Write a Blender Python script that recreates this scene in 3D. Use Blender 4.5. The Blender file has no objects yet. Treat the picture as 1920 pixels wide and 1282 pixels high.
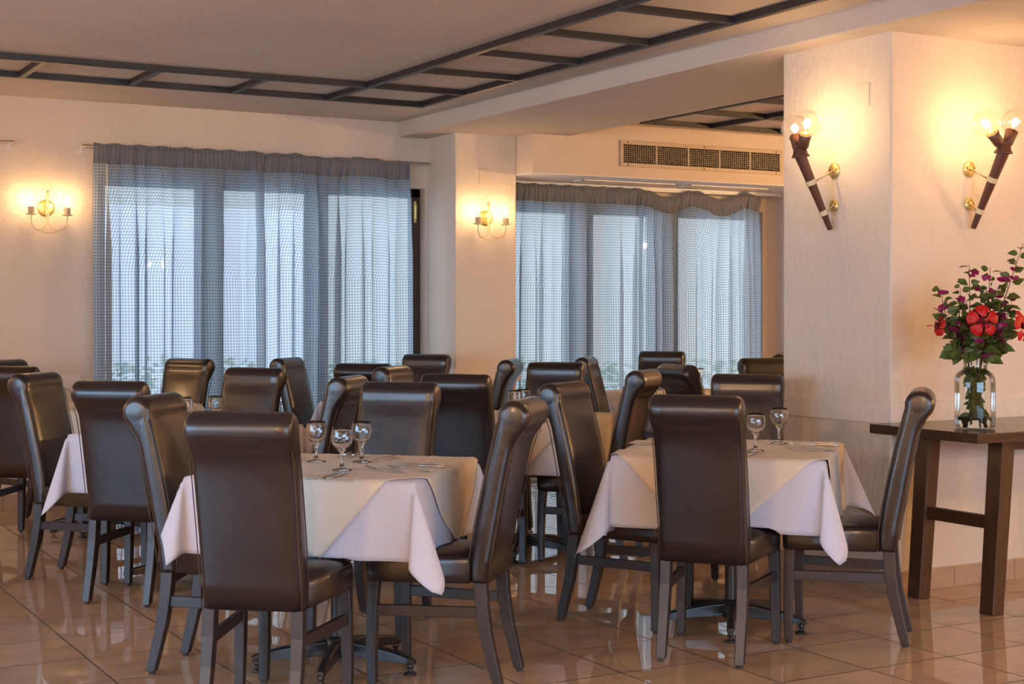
import bpy, bmesh, math, random
from math import sin, cos, pi, radians, hypot
from mathutils import Vector, Matrix
random.seed(7)
S = bpy.context.scene
COL = S.collection

# ------------------------------------------------------------------ camera
# world X runs along the window wall, world Y towards it; the camera looks 29.5 deg right of +Y
YAW = radians(29.5)
F_PX, CX, HY, CAMH = 2815.0, 960.0, 580.0, 1.40
cam_d = bpy.data.cameras.new('camera')
cam_d.sensor_width = 36.0
cam_d.lens = F_PX / 1920.0 * 36.0
cam_d.shift_y = -(641.0 - HY) / 1920.0
cam = bpy.data.objects.new('camera', cam_d)
COL.objects.link(cam)
cam.location = (0, 0, CAMH)
cam.rotation_euler = (pi / 2, 0, -YAW)
S.camera = cam

# ------------------------------------------------------------------ world, exposure
S.view_settings.view_transform = 'Standard'
S.view_settings.look = 'None'
S.view_settings.gamma = 1.0
S.view_settings.use_curve_mapping = False
S.view_settings.exposure = 0.57
SKY_NORTH, SKY_SOUTH = 1.75, 11.0
W = bpy.data.worlds.new('daylight')
S.world = W
W.use_nodes = True
bg = W.node_tree.nodes['Background']
# the sky is brighter on the sunny side, behind the camera and to the left
_t = W.node_tree
_tc = _t.nodes.new('ShaderNodeTexCoord')
_dt = _t.nodes.new('ShaderNodeVectorMath'); _dt.operation = 'DOT_PRODUCT'
_dt.inputs[1].default_value = (-0.45, -0.89, 0.0)
_t.links.new(_tc.outputs['Generated'], _dt.inputs[0])
_mr = _t.nodes.new('ShaderNodeMapRange')
_mr.inputs['From Min'].default_value = -0.3; _mr.inputs['From Max'].default_value = 0.8
_mr.inputs['To Min'].default_value = SKY_NORTH; _mr.inputs['To Max'].default_value = SKY_SOUTH
_t.links.new(_dt.outputs['Value'], _mr.inputs['Value'])
_t.links.new(_mr.outputs['Result'], bg.inputs['Strength'])
_mc = _t.nodes.new('ShaderNodeMapRange'); _mc.inputs['From Min'].default_value = -0.3; _mc.inputs['From Max'].default_value = 0.3
_t.links.new(_dt.outputs['Value'], _mc.inputs['Value'])
_mx = _t.nodes.new('ShaderNodeMix'); _mx.data_type = 'RGBA'
_mx.inputs['A'].default_value = (0.86, 0.94, 1.0, 1); _mx.inputs['B'].default_value = (0.48, 0.70, 1.0, 1)
_t.links.new(_mc.outputs['Result'], _mx.inputs['Factor']); _t.links.new(_mx.outputs['Result'], bg.inputs['Color'])
S.cycles.use_denoising = True
S.cycles.max_bounces = 10
S.cycles.transparent_max_bounces = 24
S.cycles.sample_clamp_indirect = 6.0
S.cycles.caustics_reflective = False
S.cycles.caustics_refractive = False

P_BULB_TORCH = 2.1
P_BULB_CANDLE = 1.6
P_BULB_FILL = 88.0  # bulbs of the unseen lamps added for general warm fill
WARM = (1.0, 0.60, 0.27)

def portal(name, loc, rot, sx, sy):
    l = bpy.data.lights.new(name, 'AREA'); l.shape = 'RECTANGLE'; l.size = sx; l.size_y = sy
    l.cycles.is_portal = True
    o = bpy.data.objects.new(name, l); COL.objects.link(o)
    o.location = loc; o.rotation_euler = rot
    return o
# sky portals in the window openings (light stays the sky's own)
portal('sky_portal', (4.0, 11.25, 1.25), (-pi/2, 0, 0), 2.6, 2.5)
portal('sky_portal', (7.35, 11.25, 1.2), (-pi/2, 0, 0), 3.0, 2.4)
portal('sky_portal', (2.5, -3.12, 1.5), (pi/2, 0, 0), 6.0, 1.7)
portal('sky_portal', (-3.62, 4.25, 1.4), (pi/2, 0, -pi/2), 4.5, 1.9)

# ------------------------------------------------------------------ frames of reference
CR = Vector((cos(YAW), -sin(YAW), 0))
CFW = Vector((sin(YAW), cos(YAW), 0))
def cf(r, z, h=0.0):
    v = CR * r + CFW * z
    return Vector((v.x, v.y, h))
def at(px, py, h):
    """the place at height h that the photograph shows at this pixel"""
    z = F_PX * (CAMH - h) / (py - HY)
    return cf((px - CX) / F_PX * z, z, h)
def rz(phi):
    return -YAW - radians(phi)

# ------------------------------------------------------------------ mesh helpers
def tag(o, label=None, cat=None, group=None, kind=None):
    if label: o['label'] = label
    if cat: o['category'] = cat
    if group: o['group'] = group
    if kind: o['kind'] = kind
    return o

def obj(name, bm, mat, parent=None, smooth=False, bevel=0, seg=2, auto=None):
    me = bpy.data.meshes.new(name)
    bm.normal_update(); bm.to_mesh(me); bm.free()
    if mat: me.materials.append(mat)
    if smooth:
        for p in me.polygons: p.use_smooth = True
    o = bpy.data.objects.new(name, me); COL.objects.link(o)
    if parent: o.parent = parent
    if bevel:
        m = o.modifiers.new('bevel', 'BEVEL'); m.width = bevel; m.segments = seg
        m.limit_method = 'ANGLE'; m.angle_limit = radians(35)
        if smooth:
            m.harden_normals = True
    return o

def empty(name, loc=(0, 0, 0), rotz=0.0):
    o = bpy.data.objects.new(name, None); o.empty_display_size = 0.1
    COL.objects.link(o); o.location = loc; o.rotation_euler = (0, 0, rotz)
    return o

def dup(root, loc=None, rotz=None, label=None, group=None):
    r = root.copy(); COL.objects.link(r)
    if loc is not None: r.location = loc
    if rotz is not None: r.rotation_euler = (0, 0, rotz)
    if label: r['label'] = label
    if group: r['group'] = group
    def kids(a, b):
        for ch in list(a.children):
            c = ch.copy(); COL.objects.link(c); c.parent = b
            kids(ch, c)
    kids(root, r)
    return r

def box(bm, x0, x1, y0, y1, z0, z1):
    vs = [bm.verts.new(p) for p in ((x0,y0,z0),(x1,y0,z0),(x1,y1,z0),(x0,y1,z0),(x0,y0,z1),(x1,y0,z1),(x1,y1,z1),(x0,y1,z1))]
    for f in ((0,3,2,1),(4,5,6,7),(0,1,5,4),(1,2,6,5),(2,3,7,6),(3,0,4,7)):
        bm.faces.new([vs[i] for i in f])
    return vs

def frame_of(d):
    d = Vector(d).normalized()
    a = Vector((0, 0, 1)) if abs(d.z) < 0.9 else Vector((1, 0, 0))
    u = d.cross(a).normalized(); v = u.cross(d).normalized()
    return u, v

def tube(bm, pts, rad, n=10, caps=True):
    """round tube through pts; rad a number or one per point"""
    pts = [Vector(p) for p in pts]
    if not hasattr(rad, '__len__'): rad = [rad] * len(pts)
    rings = []
    u = v = None
    for i, p in enumerate(pts):
        d = (pts[min(i+1, len(pts)-1)] - pts[max(i-1, 0)]).normalized()
        if u is None: u, v = frame_of(d)
        else:
            u = (u - d * u.dot(d)).normalized(); v = d.cross(u).normalized()
        rings.append([bm.verts.new(p + (u * cos(2*pi*k/n) + v * sin(2*pi*k/n)) * rad[i]) for k in range(n)])
    for a, b in zip(rings, rings[1:]):
        for k in range(n):
            bm.faces.new((a[k], a[(k+1) % n], b[(k+1) % n], b[k]))
    if caps:
        bm.faces.new(rings[0][::-1]); bm.faces.new(rings[-1])
    return rings

def bars(bm, secs):
    """rectangular bar through sections (centre, half_x, half_y) lofted in order"""
    rings = []
    for c, hx, hy in secs:
        c = Vector(c)
        rings.append([bm.verts.new(c + Vector((sx*hx, sy*hy, 0))) for sx, sy in ((-1,-1),(1,-1),(1,1),(-1,1))])
    up = secs[-1][0][2] > secs[0][0][2]
    for a, b in zip(rings, rings[1:]):
        for k in range(4):
            f = (a[k], a[(k+1) % 4], b[(k+1) % 4], b[k])
            bm.faces.new(f if up else f[::-1])
    bm.faces.new(rings[0][::-1] if up else rings[0]); bm.faces.new(rings[-1] if up else rings[-1][::-1])

def lathe(bm, prof, n=28, M=None, close=False):
    rings = []
    for r, z in prof:
        if r < 1e-6:
            rings.append([bm.verts.new((0, 0, z))])
        else:
            rings.append([bm.verts.new((r*cos(2*pi*k/n), r*sin(2*pi*k/n), z)) for k in range(n)])
    prs = list(zip(rings, rings[1:]))
    if close: prs.append((rings[-1], rings[0]))
    for a, b in prs:
        if len(a) == 1 and len(b) == 1: continue
        for k in range(n):
            k2 = (k+1) % n
            if len(a) == 1: bm.faces.new((a[0], b[k2], b[k]))
            elif len(b) == 1: bm.faces.new((a[k], a[k2], b[0]))
            else: bm.faces.new((a[k], a[k2], b[k2], b[k]))
    if M is not None:
        vs = [v for r in rings for v in r]
        bmesh.ops.transform(bm, matrix=M, verts=vs)
    return rings

def aim(p, d):
    """matrix putting local z along d at p"""
    d = Vector(d).normalized()
    return Matrix.Translation(Vector(p)) @ d.to_track_quat('Z', 'Y').to_matrix().to_4x4()

# ------------------------------------------------------------------ materials
def mat(name):
    m = bpy.data.materials.new(name); m.use_nodes = True
    nt = m.node_tree
    return m, nt, nt.nodes['Principled BSDF']
def N(nt, t, **kw):
    n = nt.nodes.new(t)
    for k, v in kw.items():
        if k in n.inputs: n.inputs[k].default_value = v
        else: setattr(n, k, v)
    return n
def L(nt, a, b): nt.links.new(a, b)
def setp(b, col=None, rough=None, metal=None, **kw):
    if col is not None: b.inputs['Base Color'].default_value = (*col, 1)
    if rough is not None: b.inputs['Roughness'].default_value = rough
    if metal is not None: b.inputs['Metallic'].default_value = metal
    for k, v in kw.items(): b.inputs[k].default_value = v
def objcoord(nt, scale=(1, 1, 1), rot=(0, 0, 0)):
    tc = N(nt, 'ShaderNodeTexCoord'); mp = N(nt, 'ShaderNodeMapping')
    mp.inputs['Scale'].default_value = scale; mp.inputs['Rotation'].default_value = rot
    L(nt, tc.outputs['Object'], mp.inputs['Vector'])
    return mp.outputs['Vector']
def noise(nt, vec, scale, detail=4, rough=0.6):
    n = N(nt, 'ShaderNodeTexNoise'); n.inputs['Scale'].default_value = scale
    n.inputs['Detail'].default_value = detail; n.inputs['Roughness'].default_value = rough
    L(nt, vec, n.inputs['Vector'])
    return n.outputs['Fac']
def ramp(nt, fac, stops):
    r = N(nt, 'ShaderNodeValToRGB')
    e = r.color_ramp.elements
    while len(e) < len(stops): e.new(0.5)
    for el, (p, c) in zip(e, stops):
        el.position = p; el.color = (*c, 1) if len(c) == 3 else c
    L(nt, fac, r.inputs['Fac'])
    return r.outputs['Color']
def bump(nt, h, b, strength=0.3, dist=0.01):
    n = N(nt, 'ShaderNodeBump'); n.inputs['Strength'].default_value = strength; n.inputs['Distance'].default_value = dist
    L(nt, h, n.inputs['Height']); L(nt, n.outputs['Normal'], b.inputs['Normal'])

def plaster(name, base, dark, vscale=(9, 9, 2.5), strength=0.55, dist=0.012, fine=60):
    m, nt, b = mat(name)
    v = objcoord(nt, vscale)
    n1 = noise(nt, v, 4.0, 6, 0.62)
    v2 = objcoord(nt)
    n2 = noise(nt, v2, fine, 3, 0.6)
    cr = ramp(nt, n1, [(0.46, (0, 0, 0)), (0.54, (1, 1, 1))])
    mx = N(nt, 'ShaderNodeMath', operation='MULTIPLY_ADD')
    L(nt, cr, mx.inputs[0]); mx.inputs[1].default_value = 0.6; L(nt, n2, mx.inputs[2])
    bump(nt, mx.outputs[0], b, strength, dist)
    n3 = noise(nt, v2, 1.3, 3, 0.5)
    L(nt, ramp(nt, n3, [(0.35, dark), (0.65, base)]), b.inputs['Base Color'])
    setp(b, None, 0.75)
    return m
M_WALL = plaster('wall_plaster', (0.67, 0.57, 0.475), (0.63, 0.535, 0.445), (7, 7, 7), 0.35, 0.008, 50)
M_PILLAR = plaster('trowelled_pillar_plaster', (0.68, 0.60, 0.51), (0.64, 0.56, 0.475), (8, 8, 2.6), 0.40, 0.010, 40)
M_CEIL = plaster('ceiling_plaster', (0.60, 0.535, 0.475), (0.55, 0.49, 0.435), (2.2, 14, 8), 0.35, 0.006, 70)
M_BEAM = plaster('beam_plaster', (0.62, 0.56, 0.51), (0.57, 0.51, 0.46), (12, 12, 12), 0.5, 0.008, 60)
def simple(name, col, rough=0.5, metal=0.0, nscale=None, nstr=0.15, nd=0.003, **kw):
    m, nt, b = mat(name)
    setp(b, col, rough, metal, **kw)
    v = objcoord(nt)
    n = noise(nt, v, nscale or 40, 4)
    d = tuple(c * 0.88 for c in col)
    L(nt, ramp(nt, n, [(0.3, d), (0.7, col)]), b.inputs['Base Color'])
    if nscale: bump(nt, n, b, nstr, nd)
    return m
M_RAIL = simple('painted_rail', (0.70, 0.63, 0.57), 0.45)
M_WHITE = simple('white_paint', (0.82, 0.82, 0.82), 0.5)
M_BAR = simple('dark_stained_wood', (0.020, 0.018, 0.019), 0.45, nscale=90)
M_FRAME = simple('brown_window_frame', (0.06, 0.032, 0.02), 0.45, nscale=60)
M_GREYFR = simple('grey_painted_frame', (0.10, 0.12, 0.15), 0.5)
M_BRASS = simple('aged_brass', (0.75, 0.58, 0.22), 0.4, 0.8, nscale=70, nstr=0.3)
M_CREAMMETAL = simple('cream_painted_metal', (0.72, 0.62, 0.38), 0.45)
M_ROD = simple('white_curtain_rod', (0.70, 0.66, 0.60), 0.45)
M_VENTF = simple('vent_frame_paint', (0.50, 0.40, 0.31), 0.45)
M_VENTD = simple('vent_inside', (0.02, 0.016, 0.013), 0.8)
M_VENTG = simple('vent_grille_metal', (0.22, 0.165, 0.12), 0.5)
M_BLACKM = simple('black_painted_metal', (0.018, 0.018, 0.020), 0.28, 0.0, nscale=120)
M_STEEL = simple('polished_steel', (0.80, 0.79, 0.77), 0.24, 1.0)
M_TIP = simple('rubber_foot', (0.03, 0.028, 0.028), 0.6)
M_BROWNW = simple('turned_brown_wood', (0.115, 0.045, 0.028), 0.42, nscale=50)
M_SOCKET = simple('socket_sleeve', (0.55, 0.44, 0.30), 0.5)
M_PAPER = simple('paper_napkin', (0.80, 0.74, 0.66), 0.8)

def leather():
    m, nt, b = mat('dark_brown_leather')
    v = objcoord(nt)
    n1 = noise(nt, v, 260, 3, 0.6)
    n2 = noise(nt, objcoord(nt, (3, 3, 14)), 3.0, 5, 0.6)
    n3 = noise(nt, v, 9, 3)
    L(nt, ramp(nt, n3, [(0.35, (0.0115, 0.0075, 0.0082)), (0.7, (0.018, 0.0118, 0.0118))]), b.inputs['Base Color'])
    ad = N(nt, 'ShaderNodeMath', operation='MULTIPLY_ADD'); L(nt, n2, ad.inputs[0]); ad.inputs[1].default_value = 1.6; L(nt, n1, ad.inputs[2])
    bump(nt, ad.outputs[0], b, 0.22, 0.0022)
    r = N(nt, 'ShaderNodeMapRange'); L(nt, n3, r.inputs['Value']); r.inputs['To Min'].default_value = 0.25; r.inputs['To Max'].default_value = 0.36
    L(nt, r.outputs['Result'], b.inputs['Roughness'])
    setp(b, None, None, 0.0, **{'Specular IOR Level': 0.5, 'Coat Weight': 0.25, 'Coat Roughness': 0.16})
    return m
M_LEATHER = leather()
M_PIPING = simple('stitched_seam', (0.050, 0.028, 0.018), 0.5)
def wood(name, c1, c2, scale=(30, 30, 2.5), rough=0.42):
    m, nt, b = mat(name)
    v = objcoord(nt, scale)
    n = noise(nt, v, 3.0, 6, 0.65)
    L(nt, ramp(nt, n, [(0.3, c1), (0.7, c2)]), b.inputs['Base Color'])
    bump(nt, n, b, 0.2, 0.002)
    setp(b, None, rough)
    return m
M_CHAIRWOOD = wood('dark_chair_wood', (0.013, 0.010, 0.0115), (0.024, 0.018, 0.020), rough=0.40)
M_CONSOLE = wood('dark_oak', (0.030, 0.014, 0.009), (0.075, 0.034, 0.018), (26, 26, 2.0), 0.38)
M_CONSOLETOP = wood('dark_oak_top', (0.028, 0.015, 0.011), (0.060, 0.032, 0.022), (2.0, 30, 20), 0.22)

def floor_mat():
    m, nt, b = mat('polished_marble_tile')
    tc = N(nt, 'ShaderNodeTexCoord')
    sp = N(nt, 'ShaderNodeSeparateXYZ'); L(nt, tc.outputs['Object'], sp.inputs[0])
    def line(out, off, size, w):
        a = N(nt, 'ShaderNodeMath', operation='SUBTRACT'); L(nt, out, a.inputs[0]); a.inputs[1].default_value = off - size * 40
        d = N(nt, 'ShaderNodeMath', operation='DIVIDE'); L(nt, a.outputs[0], d.inputs[0]); d.inputs[1].default_value = size
        f = N(nt, 'ShaderNodeMath', operation='FRACT'); L(nt, d.outputs[0], f.inputs[0])
        p = N(nt, 'ShaderNodeMath', operation='PINGPONG'); L(nt, f.outputs[0], p.inputs[0]); p.inputs[1].default_value = 0.5
        lt = N(nt, 'ShaderNodeMath', operation='LESS_THAN'); L(nt, p.outputs[0], lt.inputs[0]); lt.inputs[1].default_value = w / size / 2
        fl = N(nt, 'ShaderNodeMath', operation='FLOOR'); L(nt, d.outputs[0], fl.inputs[0])
        return lt.outputs[0], fl.outputs[0]
    lx, fx = line(sp.outputs['X'], 4.084, 0.4335, 0.007)
    ly, fy = line(sp.outputs['Y'], 4.406, 0.4207, 0.007)
    mx = N(nt, 'ShaderNodeMath', operation='MAXIMUM'); L(nt, lx, mx.inputs[0]); L(nt, ly, mx.inputs[1])
    cb = N(nt, 'ShaderNodeCombineXYZ'); L(nt, fx, cb.inputs[0]); L(nt, fy, cb.inputs[1])
    wn = N(nt, 'ShaderNodeTexWhiteNoise'); L(nt, cb.outputs[0], wn.inputs['Vector'])
    # veins differ from tile to tile
    ad = N(nt, 'ShaderNodeVectorMath', operation='ADD'); L(nt, tc.outputs['Object'], ad.inputs[0]); L(nt, wn.outputs['Color'], ad.inputs[1])
    mp = N(nt, 'ShaderNodeMapping'); mp.inputs['Scale'].default_value = (1.2, 3.2, 1); L(nt, ad.outputs[0], mp.inputs['Vector'])
    nz = noise(nt, mp.outputs['Vector'], 2.6, 6, 0.65)
    c = ramp(nt, nz, [(0.3, (0.47, 0.315, 0.205)), (0.55, (0.56, 0.385, 0.26)), (0.75, (0.60, 0.42, 0.29))])
    mr = N(nt, 'ShaderNodeMapRange'); L(nt, wn.outputs['Value'], mr.inputs['Value']); mr.inputs['To Min'].default_value = 0.9; mr.inputs['To Max'].default_value = 1.05
    sc = N(nt, 'ShaderNodeVectorMath', operation='SCALE'); L(nt, c, sc.inputs[0]); L(nt, mr.outputs['Result'], sc.inputs['Scale'])
    mix = N(nt, 'ShaderNodeMix', data_type='RGBA'); L(nt, mx.outputs[0], mix.inputs['Factor']); L(nt, sc.outputs[0], mix.inputs['A'])
    mix.inputs['B'].default_value = (0.055, 0.035, 0.025, 1)
    L(nt, mix.outputs['Result'], b.inputs['Base Color'])
    rr = N(nt, 'ShaderNodeMath', operation='MULTIPLY_ADD'); L(nt, mx.outputs[0], rr.inputs[0]); rr.inputs[1].default_value = 0.5; rr.inputs[2].default_value = 0.02
    L(nt, rr.outputs[0], b.inputs['Roughness'])
    nb = noise(nt, tc.outputs['Object'], 2.2, 2, 0.4)
    bump(nt, nb, b, 0.02, 0.01)
    setp(b, None, None, 0.0, **{'IOR': 1.85})
    return m
M_FLOOR = floor_mat()
def base_mat():
    m, nt, b = mat('skirting_tile')
    tc = N(nt, 'ShaderNodeTexCoord'); sp = N(nt, 'ShaderNodeSeparateXYZ'); L(nt, tc.outputs['Object'], sp.inputs[0])
    ad = N(nt, 'ShaderNodeMath', operation='ADD'); L(nt, sp.outputs['X'], ad.inputs[0]); L(nt, sp.outputs['Y'], ad.inputs[1])
    d = N(nt, 'ShaderNodeMath', operation='DIVIDE'); L(nt, ad.outputs[0], d.inputs[0]); d.inputs[1].default_value = 0.43
    p = N(nt, 'ShaderNodeMath', operation='PINGPONG'); L(nt, d.outputs[0], p.inputs[0]); p.inputs[1].default_value = 0.5
    lt = N(nt, 'ShaderNodeMath', operation='LESS_THAN'); L(nt, p.outputs[0], lt.inputs[0]); lt.inputs[1].default_value = 0.005
    mix = N(nt, 'ShaderNodeMix', data_type='RGBA'); L(nt, lt.outputs[0], mix.inputs['Factor'])
    nz = noise(nt, tc.outputs['Object'], 6, 4)
    L(nt, ramp(nt, nz, [(0.3, (0.36, 0.255, 0.18)), (0.7, (0.43, 0.31, 0.225))]), mix.inputs['A']); mix.inputs['B'].default_value = (0.12, 0.08, 0.055, 1)
    L(nt, mix.outputs['Result'], b.inputs['Base Color']); setp(b, None, 0.3)
    return m
M_BASE = base_mat()

def cloth_mat(name, col):
    m, nt, b = mat(name)
    v = objcoord(nt)
    n1 = noise(nt, v, 5, 3, 0.5)
    n2 = noise(nt, v, 700, 2)
    L(nt, ramp(nt, n1, [(0.3, tuple(c * 0.95 for c in col)), (0.7, col)]), b.inputs['Base Color'])
    ad = N(nt, 'ShaderNodeMath', operation='MULTIPLY_ADD'); L(nt, n1, ad.inputs[0]); ad.inputs[1].default_value = 6; L(nt, n2, ad.inputs[2])
    bump(nt, ad.outputs[0], b, 0.15, 0.0015)
    setp(b, None, 0.85, **{'Sheen Weight': 0.15})
    tr = N(nt, 'ShaderNodeBsdfTranslucent'); tr.inputs['Color'].default_value = (*col, 1)
    ms = N(nt, 'ShaderNodeMixShader'); ms.inputs['Fac'].default_value = 0.12
    L(nt, b.outputs[0], ms.inputs[1]); L(nt, tr.outputs[0], ms.inputs[2])
    L(nt, ms.outputs[0], nt.nodes['Material Output'].inputs['Surface'])
    return m
M_CLOTH = cloth_mat('white_table_linen', (0.61, 0.62, 0.73))  # white linen with the blue of the daylight put into its colour
M_OVER = cloth_mat('cream_table_linen', (0.75, 0.65, 0.54))  # also white linen, the warm lamplight is put into its colour

def curtain_mat(name, body):
    """blue-grey sheer woven with a fine darker check; UV in metres of cloth"""
    m, nt, b = mat(name)
    nt.nodes.remove(b)
    uv = N(nt, 'ShaderNodeUVMap'); sp = N(nt, 'ShaderNodeSeparateXYZ'); L(nt, uv.outputs[0], sp.inputs[0])
    def line(out, size, w):
        d = N(nt, 'ShaderNodeMath', operation='DIVIDE'); L(nt, out, d.inputs[0]); d.inputs[1].default_value = size
        p = N(nt, 'ShaderNodeMath', operation='PINGPONG'); L(nt, d.outputs[0], p.inputs[0]); p.inputs[1].default_value = 0.5
        lt = N(nt, 'ShaderNodeMath', operation='LESS_THAN'); L(nt, p.outputs[0], lt.inputs[0]); lt.inputs[1].default_value = w / size / 2
        return lt.outputs[0]
    a = line(sp.outputs['X'], 0.022, 0.0055); c = line(sp.outputs['Y'], 0.022, 0.0055)
    mx = N(nt, 'ShaderNodeMath', operation='MAXIMUM'); L(nt, a, mx.inputs[0]); L(nt, c, mx.inputs[1])
    col = N(nt, 'ShaderNodeMix', data_type='RGBA'); L(nt, mx.outputs[0], col.inputs['Factor'])
    col.inputs['A'].default_value = (*body, 1); col.inputs['B'].default_value = (0.22, 0.29, 0.38, 1)
    df = N(nt, 'ShaderNodeBsdfDiffuse'); L(nt, col.outputs['Result'], df.inputs['Color'])
    tl = N(nt, 'ShaderNodeBsdfTranslucent'); L(nt, col.outputs['Result'], tl.inputs['Color'])
    ms = N(nt, 'ShaderNodeMixShader'); ms.inputs['Fac'].default_value = 0.68; L(nt, df.outputs[0], ms.inputs[1]); L(nt, tl.outputs[0], ms.inputs[2])
    tp = N(nt, 'ShaderNodeBsdfTransparent')
    tf = N(nt, 'ShaderNodeMath', operation='MULTIPLY_ADD'); L(nt, mx.outputs[0], tf.inputs[0]); tf.inputs[1].default_value = -0.13; tf.inputs[2].default_value = 0.19
    m2 = N(nt, 'ShaderNodeMixShader'); L(nt, tf.outputs[0], m2.inputs['Fac']); L(nt, ms.outputs[0], m2.inputs[1]); L(nt, tp.outputs[0], m2.inputs[2])
    L(nt, m2.outputs[0], nt.nodes['Material Output'].inputs['Surface'])
    return m
M_CURT = curtain_mat('blue_check_sheer', (0.56, 0.66, 0.77))
def header_mat():
    m, nt, b = mat('gathered_blue_header'); nt.nodes.remove(b)
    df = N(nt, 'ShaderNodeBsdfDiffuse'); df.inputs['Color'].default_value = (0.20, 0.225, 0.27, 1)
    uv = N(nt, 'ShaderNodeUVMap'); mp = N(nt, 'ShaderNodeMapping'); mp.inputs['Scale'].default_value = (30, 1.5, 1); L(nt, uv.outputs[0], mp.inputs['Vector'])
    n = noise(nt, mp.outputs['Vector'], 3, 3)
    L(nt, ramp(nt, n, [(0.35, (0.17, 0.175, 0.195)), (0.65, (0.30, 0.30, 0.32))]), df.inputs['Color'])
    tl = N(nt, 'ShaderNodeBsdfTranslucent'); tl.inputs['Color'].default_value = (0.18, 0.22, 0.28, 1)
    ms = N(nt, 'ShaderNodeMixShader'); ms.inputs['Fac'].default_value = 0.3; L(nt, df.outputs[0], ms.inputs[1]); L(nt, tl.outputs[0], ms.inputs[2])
    L(nt, ms.outputs[0], nt.nodes['Material Output'].inputs['Surface'])
    return m
M_HEADER = header_mat()

def thin_glass(name, tint=(1, 1, 1), refl=0.06, rough=0.02, top=0.85):
    m, nt, b = mat(name); nt.nodes.remove(b)
    tp = N(nt, 'ShaderNodeBsdfTransparent'); tp.inputs['Color'].default_value = (*tint, 1)
    gl = N(nt, 'ShaderNodeBsdfGlossy'); gl.inputs['Roughness'].default_value = rough; gl.inputs['Color'].default_value = (1, 1, 1, 1)
    fr = N(nt, 'ShaderNodeLayerWeight'); fr.inputs['Blend'].default_value = 0.25
    mp = N(nt, 'ShaderNodeMapRange'); L(nt, fr.outputs['Fresnel'], mp.inputs['Value']); mp.inputs['To Min'].default_value = refl * 0.4; mp.inputs['To Max'].default_value = top
    ms = N(nt, 'ShaderNodeMixShader'); L(nt, mp.outputs['Result'], ms.inputs['Fac']); L(nt, tp.outputs[0], ms.inputs[1]); L(nt, gl.outputs[0], ms.inputs[2])
    L(nt, ms.outputs[0], nt.nodes['Material Output'].inputs['Surface'])
    return m
M_PANE = thin_glass('window_glass', (0.94, 0.97, 0.97))
M_GLOBE = thin_glass('clear_bulb_glass', (0.995, 0.98, 0.95), top=0.30)
M_VASE = thin_glass('vase_glass', (0.93, 0.96, 0.95))
def glass(name, col=(1, 1, 1), ior=1.48, rough=0.0):
    m, nt, b = mat(name)
    setp(b, col, rough, 0.0, **{'Transmission Weight': 1.0, 'IOR': ior})
    return m
M_GLASS = glass('wine_glass_crystal')
M_WATER = glass('vase_water', (0.96, 0.98, 0.96), 1.33)
def emis(name, col, st):
    m, nt, b = mat(name); nt.nodes.remove(b)
    e = N(nt, 'ShaderNodeEmission'); e.inputs['Color'].default_value = (*col, 1); e.inputs['Strength'].default_value = st
    L(nt, e.outputs[0], nt.nodes['Material Output'].inputs['Surface'])
    return m
def fil(power, r, h):
    area = pi * r * h * 1.15
    return emis('glowing_filament', WARM, power / (pi * area) / 1.0)

def leafm(name, c1, c2):
    m, nt, b = mat(name)
    n = noise(nt, objcoord(nt), 25, 3)
    L(nt, ramp(nt, n, [(0.3, c1), (0.7, c2)]), b.inputs['Base Color'])
    setp(b, None, 0.5)
    tr = N(nt, 'ShaderNodeBsdfTranslucent'); tr.inputs['Color'].default_value = (*c2, 1)
    ms = N(nt, 'ShaderNodeMixShader'); ms.inputs['Fac'].default_value = 0.25
    L(nt, b.outputs[0], ms.inputs[1]); L(nt, tr.outputs[0], ms.inputs[2]); L(nt, ms.outputs[0], nt.nodes['Material Output'].inputs['Surface'])
    return m
M_LEAF = leafm('green_leaf', (0.055, 0.085, 0.018), (0.12, 0.16, 0.035))
M_BRACT = leafm('magenta_bract', (0.22, 0.008, 0.075), (0.36, 0.02, 0.14))
M_RED = leafm('red_petal', (0.48, 0.003, 0.006), (0.62, 0.008, 0.010))
M_THROAT = simple('dark_red_throat', (0.10, 0.002, 0.006), 0.6)
M_STEM = simple('brown_green_stem', (0.07, 0.065, 0.02), 0.6)
M_STAMEN = simple('pale_stamen', (0.75, 0.45, 0.12), 0.6)

# ------------------------------------------------------------------ room shell
HC = 2.89          # ceiling
HB = 2.77          # underside of beam
WY = 10.85         # window wall
X0, X1, Y0 = -3.5, 10.5, -3.0
COLX, COLY, COLY2, COLX2 = 5.26, 5.51, 6.33, 7.6
PLX0, PLX1, PLY = 5.354, 5.90, 10.36
BX0, BX1 = 5.10, 6.24
BULY, BULZ = 10.1, 2.47

def struct(name, bm, m, **kw):
    o = obj(name, bm, m, **kw); o['kind'] = 'structure'; return o

bm = bmesh.new(); box(bm, X0-0.2, X1+0.2, Y0-0.2, WY+0.25, -0.1, 0); struct('floor', bm, M_FLOOR)
bm = bmesh.new(); box(bm, X0-0.2, X1+0.2, Y0-0.2, WY+0.25, HC, HC+0.15); struct('ceiling', bm, M_CEIL)
# window wall with two openings
W1 = (2.72, 5.335, 2.37); W2 = (5.95, 8.78, 2.29)
bm = bmesh.new()
for a, b_, z0, z1 in ((X0, W1[0], 0, HC), (W1[0], W1[1], W1[2], HC), (W1[1], W2[0], 0, HC), (W2[0], W2[1], W2[2], HC), (W2[1], X1, 0, HC)):
    box(bm, a, b_, WY, WY+0.25, z0, z1)
struct('wall_north', bm, M_WALL)
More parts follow.
